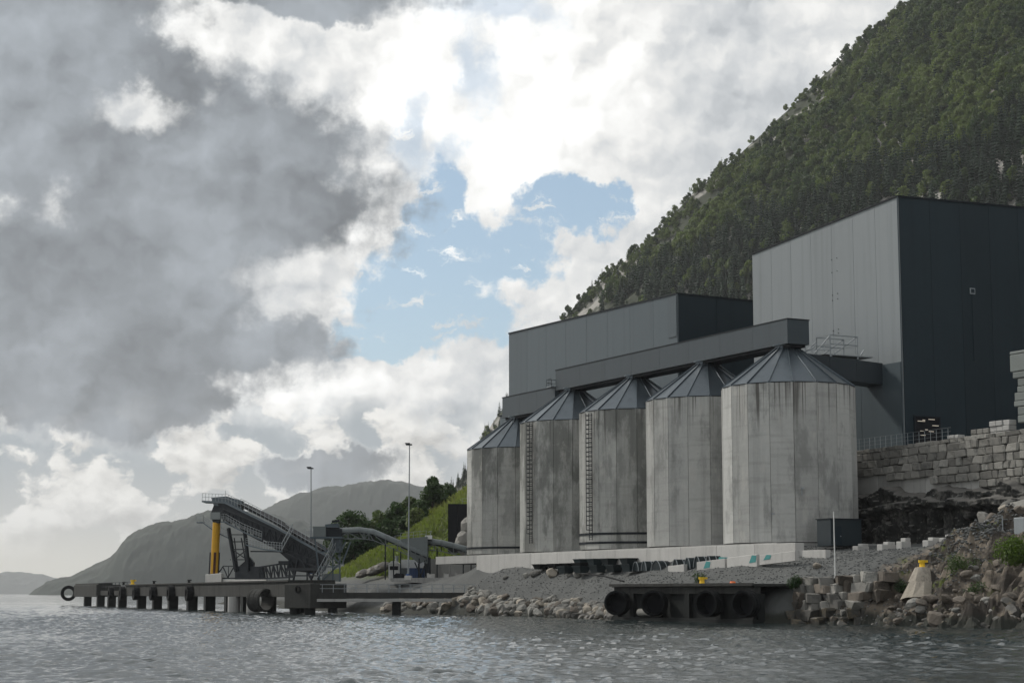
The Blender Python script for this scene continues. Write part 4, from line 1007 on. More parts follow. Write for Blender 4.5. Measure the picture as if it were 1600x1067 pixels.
# low barriers with teal marks
for i, (px0, px1, pyb, h, lb) in enumerate(((1047, 1072, 892, .75, 'short low concrete barrier in front of the bundles'), (1092, 1136, 888.5, .95, 'concrete barrier with teal stains in front of the bundles'), (1139, 1186, 883, 1.0, 'pale tarp-topped barrier beyond the teal sheet'), (1190, 1246, 875, .7, 'low concrete barrier near the end of the foundation wall'))):
    (ua, za), (ub, zb_) = on_v(px0, pyb + 2, -12.6), on_v(px1, pyb - (px1 - px0) * .12 + 2, -12.6)
    t = thing('barrier', S((ua + ub) / 2, -12.6, za), lb, 'barrier', 'low barriers along the gravel road')
    MB().prism([S(ua, -12.9, za - .4), S(ub, -12.9, zb_ - .4), S(ub, -12.9, zb_ + h), S(ua, -12.9, za + h)], DV * .5).build('body', 'pale_concrete', t, bevel=.03)
    if i in (1, 2, 3):
        f = (.25, .75, .12)[i - 1]; u0 = ua + (ub - ua) * f; z0 = za + (zb_ - za) * f
        MB().prism([S(u0, -12.93, z0 + .1), S(u0 - 1.3, -12.93, z0 + .2), S(u0 - 1.5, -12.93, z0 + h * .9), S(u0 - .6, -12.93, z0 + h * .98)], DV * .02).build('teal_stain', 'teal', t)
u_, z_ = on_v(1129, 886, -11.9); tag(MB().prism([S(u_ + .9, -12, z_), S(u_ - .9, -12, z_ + .3), S(u_ - .5, -12, z_ + 1.15), S(u_ + .6, -12, z_ + 1.2)], DV * .5).build('tarp_bale', 'teal'), 'teal tarp bale between the low barriers', 'bale')
# boulders on the edge of the gravel bank
for px, py, s, m_, lb in ((864, 897, 2.0, 'pale_stone', 'large pale square boulder on the gravel bank'), (836, 897, 1.5, 'stone', 'brown boulder left of the large pale one'), (822, 899, 1.2, 'stone', 'small brown boulder at the end of the boulder row'), (891, 897, 1.0, 'stone', 'small boulder between the pale block and the rope'), (902, 898, 1.3, 'stone', 'grey-green boulder at the end of the black rope'),
                          (790, 901, .9, 'stone', 'low boulder near the concrete corner post'), (1278, 884, 1.1, 'pale_stone', 'pale pointed boulder beside the white pole'), (1525, 905, 1.2, 'stone', 'grey boulder beside the wire fence')):
    k = hit(px, py + 3)
    o = inst('boulder', random.choice(BLD[m_]), Vector((k.x, k.y, k.z)) + Vector((0, 0, s * .2)), (0, 0, random.random() * 6), (s * 1.25, s, s * .8)); tag(o, lb, 'boulder', 'single boulders')
# black rope over the bank
pr = [(905, 898), (925, 899), (945, 902), (960, 906), (975, 910)]; mb = MB(); q = []
for px, py in pr: k = at(px, py - 2, 232 - (px - 905) * .25); u_, v_ = uv_of(k); q.append(Vector((k.x, k.y, max(k.z, gz(u_, v_) + .1))))
for a, b_ in zip(q, q[1:]): mb.tube(a, b_, .1, 6)
tag(mb.build('hose', 'rubber'), 'black hose running down the gravel bank to the quay', 'hose')
# white pole
p = at(1305, 906, 192); t = thing('pole', p, 'thin white pole standing on the sea wall', 'pole'); MB().tube(p - Vector((0, 0, .6)), p + Vector((0, 0, 7.0)), .075, 8, .05).build('shaft', 'white_paint', t); MB().tube(p, p + Vector((0, 0, .12)), .22, 10).build('base', 'galvanised', t)
# fence on the rocky point
fp = [(1560, 838, 186), (1568, 862, 183), (1580, 885, 179), (1583, 925, 175)]; q = [at(*k) for k in fp]
t = thing('wire_fence', Vector((q[1].x, q[1].y, q[1].z - 3)), 'galvanised wire fence climbing the rocky point', 'fence')
for i, k in enumerate(q): MB().bar(k, k - Vector((0, 0, 3.2 if i < 3 else 2.4)), .09).build('post', 'galvanised', t)
mb = MB()
for a, b_ in zip(q, q[1:]):
    for z in (0, -.7, -1.4, -2.1): mb.bar(a + Vector((0, 0, z)), b_ + Vector((0, 0, z)), .05 if z else .09)
mb.build('wire', 'galvanised', t)
p = at(1572, 930, 178); tag(MB().bar(at(1566, 805, 188), at(1566, 800, 188) - Vector((0, 0, 5)), .09).build('post', 'galvanised'), 'lone galvanised post on the rubble heap', 'post')
p = at(1600, 845, 184); tag(MB().box(p + Vector((.4, 0, 1.0)), (2.2, 1.5, 2.6), TH).build('cabinet', 'galvanised', bevel=.05), 'grey metal cabinet above the bush', 'cabinet')
# ---- bushes and plants
def bush(name, label, c, rad, n, s, mat, cat, group=None, seed=0):
    r = np.random.default_rng(seed + 900); c = Vector(c); t = thing(name, c, label, cat, group); mb = MB()
    for i in range(6):
        o = Vector((r.normal() * rad * .35, r.normal() * rad * .35, abs(r.normal()) * rad * .35 + rad * .35)); leaf_cloud(mb, c + o, (rad * .6,) * 3, n // 6, s, r)
    mb.build('foliage', mat, t); st = MB()
    for i in range(5): st.tube(c - Vector((0, 0, .2)), c + Vector((r.normal() * rad * .4, r.normal() * rad * .4, rad * .9)), .04, 5, .015, cap=False)
    st.build('stem', 'bark', t)
bush('bush', 'bright yellow-green bush at the foot of the grey cabinet', at(1598, 880, 176), 2.3, 2400, .13, 'bright_leaf', 'bush', None, 1)
bush('bush', 'small dark green bush on top of the sea wall', at(1243, 916, 193), 1.0, 900, .09, 'dark_leaf', 'bush', None, 2)
bush('bush', 'tall mossy green clump on the rocky point', G(-45, -12, -.2), 1.7, 1500, .1, 'leaf', 'bush', None, 3)
bush('bush', 'low green clump below the bollard cone', G(-39.3, -14.2, -.2), 1.0, 800, .09, 'leaf', 'bush', None, 4)
bush('bush', 'small green tuft at the foot of the wire fence', G(-50, -14.5, -.2), 1.1, 800, .09, 'leaf', 'bush', None, 5)
bush('bush', 'dull green tuft on the back of the quay', S(-5.5, -16.5, 4.0), .9, 700, .08, 'dark_leaf', 'bush', None, 6)

# ================================================================== TREES AND GRASS BEHIND THE CONVEYORS
def tree(label, px, py_top, Y, w, con=False, seed=0, mat='dark_leaf', group='trees on the grassy slope'):
    top = at(px, py_top, Y); u_, v_ = uv_of(top); zb_ = gz(u_, v_); h = max(5., top.z - zb_); base = Vector((top.x, top.y, zb_)); t = thing('conifer_tree' if con else 'leafy_tree', base, label, 'tree', group)
    if con: cm = conif(seed, h, 18)
    else: cm = decid(seed, h, 24, 140, .36, w, .16)
    for v in cm.v: v += base
    cm.build('crown', 'needle' if con else mat, t); tm = trunk(h, h * .025, seed, 8)
    for v in tm.v: v += base
    tm.build('trunk', 'bark', t)
tree('tall dark tree high on the slope against the far hill', 676, 742, 405, .46, seed=1)
tree('bushy tree left of the tall dark one', 640, 774, 408, .5, seed=2, mat='leaf')
tree('round tree in the middle of the slope row', 617, 781, 402, .5, seed=3)
tree('broad tree with an even crown behind the conveyor bend', 590, 793, 405, .6, seed=4, mat='leaf')
tree('gappy dark tree right above the transfer tower', 545, 790, 396, .45, seed=5)
tree('low tree between the gappy one and the broad one', 566, 803, 402, .6, seed=6, mat='leaf')
tree('small tree below the tall dark one', 656, 785, 398, .5, seed=7)
tree('low dark tree under the conveyor bend', 605, 808, 396, .65, seed=8)
tree('slim tree on the ridge left of the dark sheet building', 700, 752, 440, .34, seed=9)
tree('lowest tree beside the transfer tower legs', 553, 828, 390, .8, seed=10)
tree('low shrubby tree above the grass tongue', 583, 824, 392, .8, seed=11)
tree('round shrubby tree at the upper edge of the grass', 632, 806, 392, .7, seed=12)
tree('small pale tree between the row and the grass', 650, 806, 390, .7, seed=13, mat='leaf')
# grass blades on the slope
def grass():
    n = 26000; r = np.random.default_rng(5); u = r.uniform(108, 205, n); v = r.uniform(2, 60, n); z = ground_z(u, v); k = z > 6.2; u, v, z = u[k], v[k], z[k]; n = len(u)
    x = OX + DU.x * u + DV.x * v; y = OY + DU.y * u + DV.y * v; h = r.uniform(.35, 1.1, n); a = r.random(n) * 6.28; w = r.uniform(.25, .6, n); lx, ly = r.normal(0, .25, n), r.normal(0, .25, n)
    A = np.stack([x - np.cos(a) * w, y - np.sin(a) * w, z - .15], 1); B = np.stack([x + np.cos(a) * w, y + np.sin(a) * w, z - .15], 1); C_ = np.stack([x + lx, y + ly, z + h], 1)
    me = bpy.data.meshes.new('grass'); me.from_pydata(np.stack([A, B, C_], 1).reshape(-1, 3).tolist(), [], np.arange(3 * n).reshape(-1, 3).tolist()); me.materials.append(MATS['grass_blade'])
    o = bpy.data.objects.new('grass', me); COL.objects.link(o); tag(o, 'rough green grass on the slope behind the conveyors', kind='stuff')
grass()

# ================================================================== FAR PIER
PA = Vector((-31.7, 273.0, 0)); PB = Vector((-110.5, 483.0, 0)); PD = (PB - PA).normalized(); PN = Vector((PD.y, -PD.x, 0))     # PN points inland (right)
def on_pier(px, py, z): 
    k = ray(px, py); n = Vector((PD.y, -PD.x, 0)); t = (PA.x * n.x + PA.y * n.y) / (k.x * n.x + k.y * n.y); p = Vector((k.x * t, k.y * t, z)); return p
ZD = 4.75
pier = thing('pier', PA.lerp(PB, .5), 'long dark concrete pier on square piles', 'pier')
a0 = on_pier(452, 930, 0); a1 = on_pier(196, 930, 0)
def pbox(p, q, w0, w1, z0, z1): # box between two points on the pier line, from offset w0 to w1 inland
    mb = MB(); vs = [v + Vector((0, 0, z)) for z in (z0, z1) for v in (p + PN * w0, q + PN * w0, q + PN * w1, p + PN * w1)]
    return mb.add(vs, [(3, 2, 1, 0), (4, 5, 6, 7), (0, 1, 5, 4), (1, 2, 6, 5), (2, 3, 7, 6), (3, 0, 4, 7)])
n = 9
for i in range(n): pbox(a0.lerp(a1, i / n) + PD * .03, a0.lerp(a1, (i + 1) / n) - PD * .03, 0, 7, 2.5, ZD).build('deck_section', 'dark_concrete', pier, bevel=.06)
pbox(a0, a1, -.25, 6.9, ZD + .004, ZD + .25).build('deck_top', 'dark_concrete', pier)
e0, e1 = on_pier(150, 930, 0), on_pier(196, 930, 0)
pbox(e0, e1, 1, 5, 2.6, 3.7).build('link_beam', 'dark_concrete', pier)
f0, f1 = on_pier(115, 930, 0), on_pier(150, 930, 0)
pbox(f0, f1, 0, 6, 2.2, 5.2).build('head_block', 'dark_concrete', pier, bevel=.1)
pbox(f0 - PD * -1, f1, .5, 4, 5.21, 5.6).build('head_kerb', 'dark_concrete', pier)
for px in (131, 151, 168, 184.5, 214, 238, 262.5, 292, 319, 351, 377):
    p = on_pier(px, 930, 0); w = .9
    pbox(p - PD * w, p + PD * w, .1, 1.9, -2.5, 2.5).build('pile', 'wet_concrete', pier)
for px in (366, 395.5): p = on_pier(px, 930, 0); MB().tube(p + Vector((0, 0, -2.5)), p + Vector((0, 0, 2.5)), 1.05, 16).build('round_pile', 'concrete', pier)
mb = MB().rail([e0 + PN * 1.2 + Vector((0, 0, 3.7)), e1 + PN * 1.2 + Vector((0, 0, 3.7))], 1.9, 6, .1); mb.build('railing', 'dark_steel', pier)
for i, (px, lb) in enumerate(((178, 'dark round fender at the far end of the pier deck'), (196, 'second dark round fender from the far end of the pier'), (217, 'third dark round fender on the pier'), (244, 'fourth dark round fender on the pier'), (272, 'fifth dark round fender on the pier'), (301, 'dark round fender nearest the ship loader column'))):
    p = on_pier(px, 926, 0); fender(lb, p - PN * .7 + Vector((0, 0, 3.1)), PN, 1.45, 1.1, 'round fenders on the pier face', .5)
# end fender ring and big near fender
p = on_pier(107, 928, 0); fender('big hollow fender ring at the tip of the pier', p + Vector((0, 0, 3.1)), Vector((.25, -1, 0)), 2.05, 1.8, None, .6)
p = on_pier(420, 936, 0); fender('large grey cylindrical fender beside the concrete dolphin', p - PN * 1.3 + Vector((0, 0, 2.0)), Vector((.8, -.62, 0)), 1.75, 2.6, None, .86, 'dark_concrete')
for px, lb, m_ in ((200, 'yellow mooring bollard far out on the pier', 'bollard_yellow'), (233, 'black mooring post on the pier deck', 'rubber'), (287, 'small black bollard on the pier deck', 'rubber'), (186, 'low black bollard at the pier step', 'rubber')):
    p = on_pier(px, 914, ZD + .25) + PN * 1.; bollard(lb, p, 1.15 if m_ != 'rubber' else .7, m_, 'bollards along the pier')
# concrete dolphin at the near end
dl = thing('dolphin', PA, 'massive concrete block dolphin where the footbridge starts', 'dolphin')
q0, q1 = at(444, 930, 272), at(485, 930, 268); q0.z = q1.z = 0; dn = Vector((-(q1 - q0).y, (q1 - q0).x, 0)).normalized()
mb = MB(); vs = [v + Vector((0, 0, z)) for z in (.9, 4.45) for v in (q0, q1, q1 + dn * 7, q0 + dn * 7)]
mb.add(vs, [(3, 2, 1, 0), (4, 5, 6, 7), (0, 1, 5, 4), (1, 2, 6, 5), (2, 3, 7, 6), (3, 0, 4, 7)]).build('block', 'dark_concrete', dl, bevel=.1)
for f in (.18, .75): p = q0.lerp(q1, f) + dn * 1.2; MB().tube(p + Vector((0, 0, -2.5)), p + Vector((0, 0, .9)), .8, 14).build('pile', 'wet_concrete', dl)
mb = MB(); tpc = q0.lerp(q1, .55) + Vector((0, 0, 3.6)) - dn * .06
mb.tube(tpc, tpc - dn * .2, .55, 14, inner=.35).build('tyre', 'rubber', dl)
# footbridge to the shore
fb = thing('footbridge', at(610, 935, 270), 'long low concrete footbridge with a pipe railing', 'bridge')
B0, B1 = at(486, 925, 269), at(742, 925, 273); B0.z = B1.z = 0; bn_ = Vector((0, 1, 0)); nseg = 4
for i in range(nseg):
    a, b_ = B0.lerp(B1, i / nseg), B0.lerp(B1, (i + 1) / nseg)
    MB().add([v + Vector((0, 0, z)) for z in (2.3, 3.15) for v in (a, b_, b_ + bn_ * 3, a + bn_ * 3)], [(3, 2, 1, 0), (4, 5, 6, 7), (0, 1, 5, 4), (1, 2, 6, 5), (2, 3, 7, 6), (3, 0, 4, 7)]).build('deck_section', 'dark_concrete', fb)
MB().bar(B0 + Vector((0, -.1, 2.05)), B1 + Vector((0, -.1, 2.05)), .3, .4).build('edge_girder', 'concrete', fb)
p = B0.lerp(B1, .515); MB().box(p + Vector((0, 1.5, -.2)), (1.2, 1.6, 4.6)).build('pile', 'wet_concrete', fb)
mb = MB().rail([B0 + Vector((0, .1, 3.15)), B1 + Vector((0, .1, 3.15))], 1.15, 1.55, .075, 2); mb.build('railing', 'galvanised', fb)
mb = MB().rail([B0 + Vector((0, 2.9, 3.15)), B1 + Vector((0, 2.9, 3.15))], 1.15, 1.55, .07, 2); mb.build('railing', 'galvanised', fb)

# ================================================================== SHIP LOADER
DL = lambda px: 337 - (px - 320) * 28 / 190
def L_(px, py, off=0.): return at(px, py, DL(px) + off)
LN = Vector((0, 1, 0))
ld = thing('ship_loader', at(338, 905, DL(338)), 'steel ship loader with inclined conveyor boom and yellow column', 'ship loader')
def slab(pts, name, mat, par, o0, o1): return MB().prism([L_(x, y, o0) for x, y in pts], LN * (o1 - o0)).build(name, mat, par)
bm_ = slab([(340, 786), (354, 786), (428, 821), (511, 868), (509, 878), (472, 878), (440, 859), (412, 843), (382, 825), (350, 812), (344, 800)], 'boom', 'dark_steel', ld, .2, 3.0)
slab([(330, 777), (354, 775), (378, 782), (378, 796), (334, 790)], 'head_house', 'blue_steel', ld, .4, 2.9)
slab([(334, 789), (380, 797), (380, 806), (346, 802), (330, 800)], 'head_chute', 'dark_steel', ld, .3, 2.8)
slab([(329, 800), (344, 800), (344, 811), (329, 811)], 'drive_box', 'conveyor_grey', ld, -.3, 1.6)
slab([(331, 811), (344, 811), (342, 817), (333, 817)], 'column_cap', 'dark_steel', ld, .3, 1.8)
for off in (.0, 3.1):
    mb = MB().bar(L_(316, 783, off), L_(352, 785, off), .22, .32).bar(L_(352, 785, off), L_(430, 823, off), .2, .35).bar(L_(430, 823, off), L_(511, 868, off), .2, .35); mb.build('stringer', 'blue_steel', ld)
    pts = [L_(316, 782, off), L_(352, 784, off)]; mb = MB().rail(pts, 1.35, 1., .06, 2)
    mb.rail([L_(352, 784, off), L_(376, 795, off)], 1.5, 1., .06, 2); mb.rail([L_(376, 794, off), L_(446, 831, off)], 1.7, 1.3, .065, 2); mb.rail([L_(446, 831, off), L_(508, 866, off)], 1.4, 1.3, .065, 2); mb.build('railing', 'galvanised', ld)
mb = MB().prism([L_(316, 782.5, -.1), L_(352, 784.5, -.1), L_(352, 786, -.1), L_(318, 785, -.1)], LN * 3.2); mb.build('head_platform', 'blue_steel', ld)
mb = MB().bar(L_(317, 782, 0) + Vector((0, 0, 1.3)), L_(317, 782, 3.1) + Vector((0, 0, 1.3)), .06).bar(L_(317, 782, 0) + Vector((0, 0, .7)), L_(317, 782, 3.1) + Vector((0, 0, .7)), .05).bar(L_(352, 784, 0), L_(352, 784, 0) + Vector((0, 0, 2.0)), .07); mb.build('railing', 'galvanised', ld)
# belt trough with its frames
mb = MB().bar(L_(378, 788, 1.6), L_(430, 813, 1.6), 1.6, .5).bar(L_(430, 813, 1.6), L_(508, 860, 1.6), 1.6, .5); mb.build('belt', 'black_sheet', ld)
# bracing on the near face of the boom
MB().truss(L_(348, 795, .08), L_(352, 811, .08), L_(440, 833, .08), L_(441, 857, .08), 10, .13).truss(L_(440, 833, .08), L_(441, 857, .08), L_(508, 871, .08), L_(500, 878, .08), 7, .12).build('face_brace', 'dark_steel', ld)
# open lower part of the boom: side trusses
for off in (.3, 2.9):
    mb = MB().truss(L_(345, 802, off), L_(350, 815, off), L_(440, 840, off), L_(442, 862, off), 9, .22); mb.truss(L_(440, 838, off), L_(440, 861, off), L_(508, 873, off), L_(500, 889, off), 6, .24); mb.build('truss', 'dark_steel', ld)
slab([(430, 836), (470, 862), (508, 876), (504, 890), (470, 884), (452, 876), (436, 862), (420, 850)], 'tail_housing', 'dark_steel', ld, .5, 2.7)
# lower service walkways
def walkway(pts, off, w, name='walkway', rh=1.3):
    for a, b_ in zip(pts, pts[1:]): MB().prism([L_(*a, off), L_(*b_, off), L_(b_[0], b_[1] + 2, off), L_(a[0], a[1] + 2, off)], LN * w).build(name, 'blue_steel', ld)
    mb = MB().rail([L_(*p, off + .05) for p in pts], rh, .9, .06, 3); mb.rail([L_(*p, off + w - .05) for p in pts], rh, .9, .055, 2); mb.build('railing', 'galvanised', ld)
walkway([(345, 814), (352, 814), (378, 829), (409, 842)], -1.3, 1.1)
walkway([(307, 815), (318, 815)], 1.6, 1.6); walkway([(318, 816), (334, 828), (360, 841)], 1.6, 1.4)
walkway([(411, 857), (441, 860)], -1.3, 1.4); walkway([(384, 850), (412, 857)], -.6, 1.2, rh=1.1)
# stair up the flank
st = MB()
for off in (-1.5, -.7):
    for d in (0, -2.2): st.bar(L_(440, 859, off) + Vector((0, 0, 1.1 if d else 0)), L_(457, 828, off) + Vector((0, 0, 1.1 if d else 0)), .1, .12)
for i in range(14): f = i / 13; st.bar(L_(440, 859, -1.5).lerp(L_(457, 828, -1.5), f), L_(440, 859, -.7).lerp(L_(457, 828, -.7), f), .2, .05)
for i in range(5):
    f = i / 4; st.bar(L_(440, 859, -1.5).lerp(L_(457, 828, -1.5), f), L_(440, 859, -1.5).lerp(L_(457, 828, -1.5), f) + Vector((0, 0, 1.1)), .06)
st.build('stair', 'galvanised', ld)
# yellow column
cb, ct = L_(334.5, 898, 1.), L_(338.5, 816, 1.)
col = MB().tube(cb, ct, .7, 18).build('column', 'yellow_paint', ld)
mid = cb.lerp(ct, .43); mb = MB()
MB().bar(cb - LN * .74 + Vector((.1, 0, 0)), mid - LN * .74 + Vector((.1, 0, 0)), .42, .16).build('slot', 'rust', col)
for s in (-.86, .80): mb.bar(cb + Vector((s, -.2, -.2)), mid + Vector((s, -.2, 0)), .17)
mb.build('guide_bar', 'dark_steel', col)
MB().tube(cb.lerp(ct, .0), cb.lerp(ct, .03), 1.05, 18).build('base_flange', 'dark_steel', col)
# trestle
tr = MB()
for off in (.1, 2.9):
    tr.bar(L_(357, 825, off), L_(369, 892, off), .5).bar(L_(382, 826, off), L_(389, 892, off), .5).bar(L_(366, 840, off), L_(372, 892, off), .16).bar(L_(377, 840, off), L_(386, 890, off), .16)
    for y in (835, 846, 858, 874): tr.bar(L_(357 + (y - 825) * .18, y, off), L_(382 + (y - 825) * .1, y, off), .18)
    tr.bar(L_(363, 858, off), L_(386, 874, off), .14).bar(L_(386, 858, off), L_(366, 874, off), .14)
for y in (846, 874): tr.bar(L_(360, y, .1), L_(360, y, 2.9), .16).bar(L_(386, y, .1), L_(386, y, 2.9), .16)
tr.build('trestle', 'dark_steel', ld)
slab([(367, 884), (410, 885), (412, 905), (367, 905)], 'machine_house', 'dark_steel', ld, .2, 3.2)
slab([(374, 884), (390, 870), (396, 878), (396, 885)], 'machine_cowl', 'dark_steel', ld, .8, 2.4)
MB().truss(L_(404, 886, .2), L_(406, 904, .2), L_(456, 878, .2), L_(460, 901, .2), 9, .24).truss(L_(404, 886, 2.8), L_(406, 904, 2.8), L_(456, 878, 2.8), L_(460, 901, 2.8), 9, .24).build('gantry_truss', 'dark_steel', ld)
slab([(435, 876), (456, 876), (456, 882), (435, 882)], 'gantry_box', 'dark_steel', ld, .3, 2.6)
mb = MB().bar(L_(343, 893, .5), L_(349, 884, .5), .16).bar(L_(349, 884, .5), L_(367, 884, .5), .16).bar(L_(349, 886, .5), L_(356, 902, .5), .14).bar(L_(365, 886, .5), L_(356, 902, .5), .14).bar(L_(346, 903, .5), L_(368, 903, .5), .2).bar(L_(357, 885, .5), L_(357, 903, .5), .12); mb.build('tie_frame', 'dark_steel', ld)
mb = MB()
for off in (.2, 2.8):
    for x0, x1 in ((452, 452), (466, 458), (480, 480), (494, 498), (500, 485), (470, 488)): mb.bar(L_(x0, 872, off), L_(x1, 908, off), .26)
    mb.bar(L_(448, 889, off), L_(508, 889, off), .3, .45).bar(L_(448, 899, off), L_(505, 899, off), .2)
mb.build('tail_trestle', 'dark_steel', ld)
slab([(452, 876), (500, 880), (500, 896), (470, 893), (454, 891)], 'hopper', 'black_sheet', ld, .8, 2.6)
for x0, x1 in ((392, 440),): MB().bar(L_(x0, 861, .1), L_(x1, 861.5, .1), .2, .22).build('tie_beam', 'dark_steel', ld)
# plinths
for pts, o0, o1, lb in (([(321, 897), (346, 895), (346, 913), (321, 913)], -.9, 2.4, 'pale concrete plinth under the yellow column'), ([(347, 905), (416, 905), (416, 914), (347, 914)], -.3, 3., 'long low pale concrete plinth under the loader trestle')):
    tag(MB().prism([L_(x, y, o0) for x, y in pts], LN * (o1 - o0)).build('plinth', 'pale_concrete', bevel=.08), lb, 'plinth')
yp = thing('loader_yard', at(470, 914, 300), 'concrete slab behind the dolphin carrying the loader tail', 'slab')
MB().add([v + Vector((0, 0, z)) for z in (2.6, 4.6) for v in (L_(416, 910, -3), L_(535, 910, -3), L_(535, 910, 8), L_(416, 910, 8))] and [Vector((v.x, v.y, z)) for z in (2.6, 4.6) for v in (L_(416, 910, -3), L_(535, 910, -3), L_(535, 910, 8), L_(416, 910, 8))], [(3, 2, 1, 0), (4, 5, 6, 7), (0, 1, 5, 4), (1, 2, 6, 5), (2, 3, 7, 6), (3, 0, 4, 7)]).build('slab', 'concrete', yp)
for px in (425, 470, 520):
    p = L_(px, 930, 1); MB().tube(Vector((p.x, p.y, -3)), Vector((p.x, p.y, 2.6)), .8, 10).build('pile', 'wet_concrete', yp)

# ================================================================== TRANSFER TOWER AND CONVEYORS
C_ = lambda px, py, off=0.: at(px, py, 309 + off)
tt = thing('transfer_tower', C_(512, 908), 'grey conveyor transfer tower with platform and zigzag stairs', 'tower')
def cs(pts, name, mat, par, o0, o1): return MB().prism([C_(x, y, o0) for x, y in pts], (0, o1 - o0, 0)).build(name, mat, par)
cs([(489, 822), (509, 822), (509, 838), (489, 838)], 'drive_house', 'conveyor_grey', tt, 0, 3)
cs([(508, 819), (528, 817), (530, 824), (508, 824)], 'motor_cover', 'blue_steel', tt, .4, 2.6)
cs([(506, 826), (534, 826), (534, 838), (506, 838)], 'belt_frame', 'dark_steel', tt, .3, 2.8)
cs([(484, 838), (536, 838), (536, 841), (484, 841)], 'platform', 'blue_steel', tt, -.3, 3.4)
cs([(516, 841), (534, 841), (534, 862), (524, 862)], 'chute', 'blue_steel', tt, .5, 2.6)
MB().bar(C_(519, 815, .5), C_(530, 813, .5), .9, .3).build('jib', 'dark_steel', tt)
mb = MB()
for off in (0, 3):
    for a, b_ in (((492, 841), (500, 908)), ((531, 841), (531, 908)), ((520, 841), (520, 908)), ((548, 846), (534, 882)), ((540, 846), (528, 870)), ((500, 850), (531, 880)), ((531, 850), (503, 895)), ((503, 908), (531, 880))): mb.bar(C_(*a, off), C_(*b_, off), .22)
    for y in (862, 885): mb.bar(C_(496, y, off), C_(531, y, off), .2)
mb.build('leg_frame', 'blue_steel', tt)
mb = MB().rail([C_(484, 838, -.3), C_(489, 838, -.3)], 1.3, .6, .06); mb.rail([C_(477, 838, 0), C_(487, 838, 0)], 1.4, .8, .06); mb.build('railing', 'galvanised', tt)
for (a, b_, off) in (((494, 905), (514, 868), -1.2), ((502, 905), (524, 858), -.2), ((512, 868), (520, 850), -.8), ((516, 872), (526, 850), .8)):
    st = MB()
    for o in (0, .8):
        for zz in (0, 1.05): st.bar(C_(*a, off + o) + Vector((0, 0, zz)), C_(*b_, off + o) + Vector((0, 0, zz)), .1)
    for i in range(12): f = i / 11; p = C_(*a, off).lerp(C_(*b_, off), f); st.bar(p, p + Vector((0, .8, 0)), .16, .05)
    for i in range(6): f = i / 5; p = C_(*a, off).lerp(C_(*b_, off), f); st.bar(p, p + Vector((0, 0, 1.05)), .05)
    st.build('stair', 'galvanised', tt)
cs([(503, 896), (531, 896), (531, 908), (503, 908)], 'base_house', 'conveyor_grey', tt, .2, 2.6)
# covered conveyors
def conveyor(label, pts, r, off, legs, panels):
    t = thing('covered_conveyor', C_(pts[0][0], 905, off), label, 'conveyor'); P = [C_(x, y, off) for x, y in pts]
    hood = MB(); tr = MB(); belt = MB(); zd = Vector((0, 0, 1))
    for a, b_ in zip(P, P[1:]):
        nseg = max(3, int((b_ - a).length / 2.2))
        for i in range(nseg):
            p, q = a.lerp(b_, i / nseg), a.lerp(b_, (i + 1) / nseg); hs = MB(); n = 7; ring = [(math.cos(math.pi * k / n), math.sin(math.pi * k / n)) for k in range(n + 1)]
            sd = (q - p).cross(zd).normalized(); up = zd
            vs = [e + sd * (c * r) + up * (s * r * .8) for e in (p.lerp(q, .01), p.lerp(q, .99)) for c, s in ring]
            hs.add(vs, [(k, k + 1, n + 2 + k, n + 1 + k) for k in range(n)] + [tuple(range(n + 1)), tuple(range(2 * n + 1, n, -1))]); hs.build('hood', 'conveyor_grey', t)
        belt.bar(a - zd * .25, b_ - zd * .25, r * 1.5, .3)
        for s in (-1, 1):
            sd = (b_ - a).cross(zd).normalized() * (r * .9 * s); tr.truss(a + sd - zd * .1, a + sd - zd * 1.15, b_ + sd - zd * .1, b_ + sd - zd * 1.15, nseg, .14)
    belt.build('belt', 'dark_steel', t); tr.build('truss', 'conveyor_grey', t)
    for (x, y, yb) in legs:
        mb = MB()
        for s in (-1, 1): mb.bar(C_(x, y, off + s * r), C_(x, yb, off + s * r), .2)
        mb.bar(C_(x, (y + yb) / 2, off - r), C_(x, (y + yb) / 2, off + r), .14); mb.build('leg', 'dark_steel', t)
    return t
c1 = conveyor('bent covered conveyor dropping from the transfer tower to the yard', [(509, 832), (562, 830), (584, 833), (640, 857), (668, 869)], .95, 1.6, [(602, 850, 905), (615, 856, 906), (626, 862, 908), (655, 872, 908)], 0)
c2 = conveyor('straight covered conveyor running to the shortest silo', [(655, 846), (690, 850), (746, 864)], .95, 3.5, [(668, 855, 905), (683, 856, 903), (724, 868, 902), (736, 868, 902)], 0)
jn = thing('junction_house', C_(660, 905, 2), 'grey junction house where the two conveyors meet', 'house')
cs([(640, 851), (668, 848), (668, 872), (654, 880), (640, 868)], 'hopper', 'conveyor_grey', jn, 1, 4.5)
cs([(625, 842), (668, 838), (668, 849), (625, 852)], 'upper_deck', 'conveyor_grey', jn, 1.2, 4.2)
cs([(662, 872), (672, 870), (672, 905), (665, 905)], 'chute', 'dark_steel', jn, 1.5, 3.8)
cs([(664, 836), (675, 836), (675, 842), (664, 842)], 'motor_box', 'white_paint', jn, 1.5, 3.2)
mb = MB().rail([C_(617, 852, 1), C_(626, 851, 1)], 1.6, .8, .06); mb.rail([C_(626, 843, 1.2), C_(666, 839, 1.2)], 1.1, 1.1, .06); mb.bar(C_(672, 836, 2), C_(674, 829, 2), .1).bar(C_(674, 829, 2), C_(669, 831, 2), .1); mb.build('railing', 'galvanised', jn)
mb = MB().bar(C_(648, 878, 1.2), C_(660, 905, 1.2), .2).bar(C_(668, 872, 1.2), C_(655, 905, 1.2), .2).bar(C_(654, 880, 4), C_(654, 905, 4), .2); mb.build('leg_frame', 'dark_steel', jn)
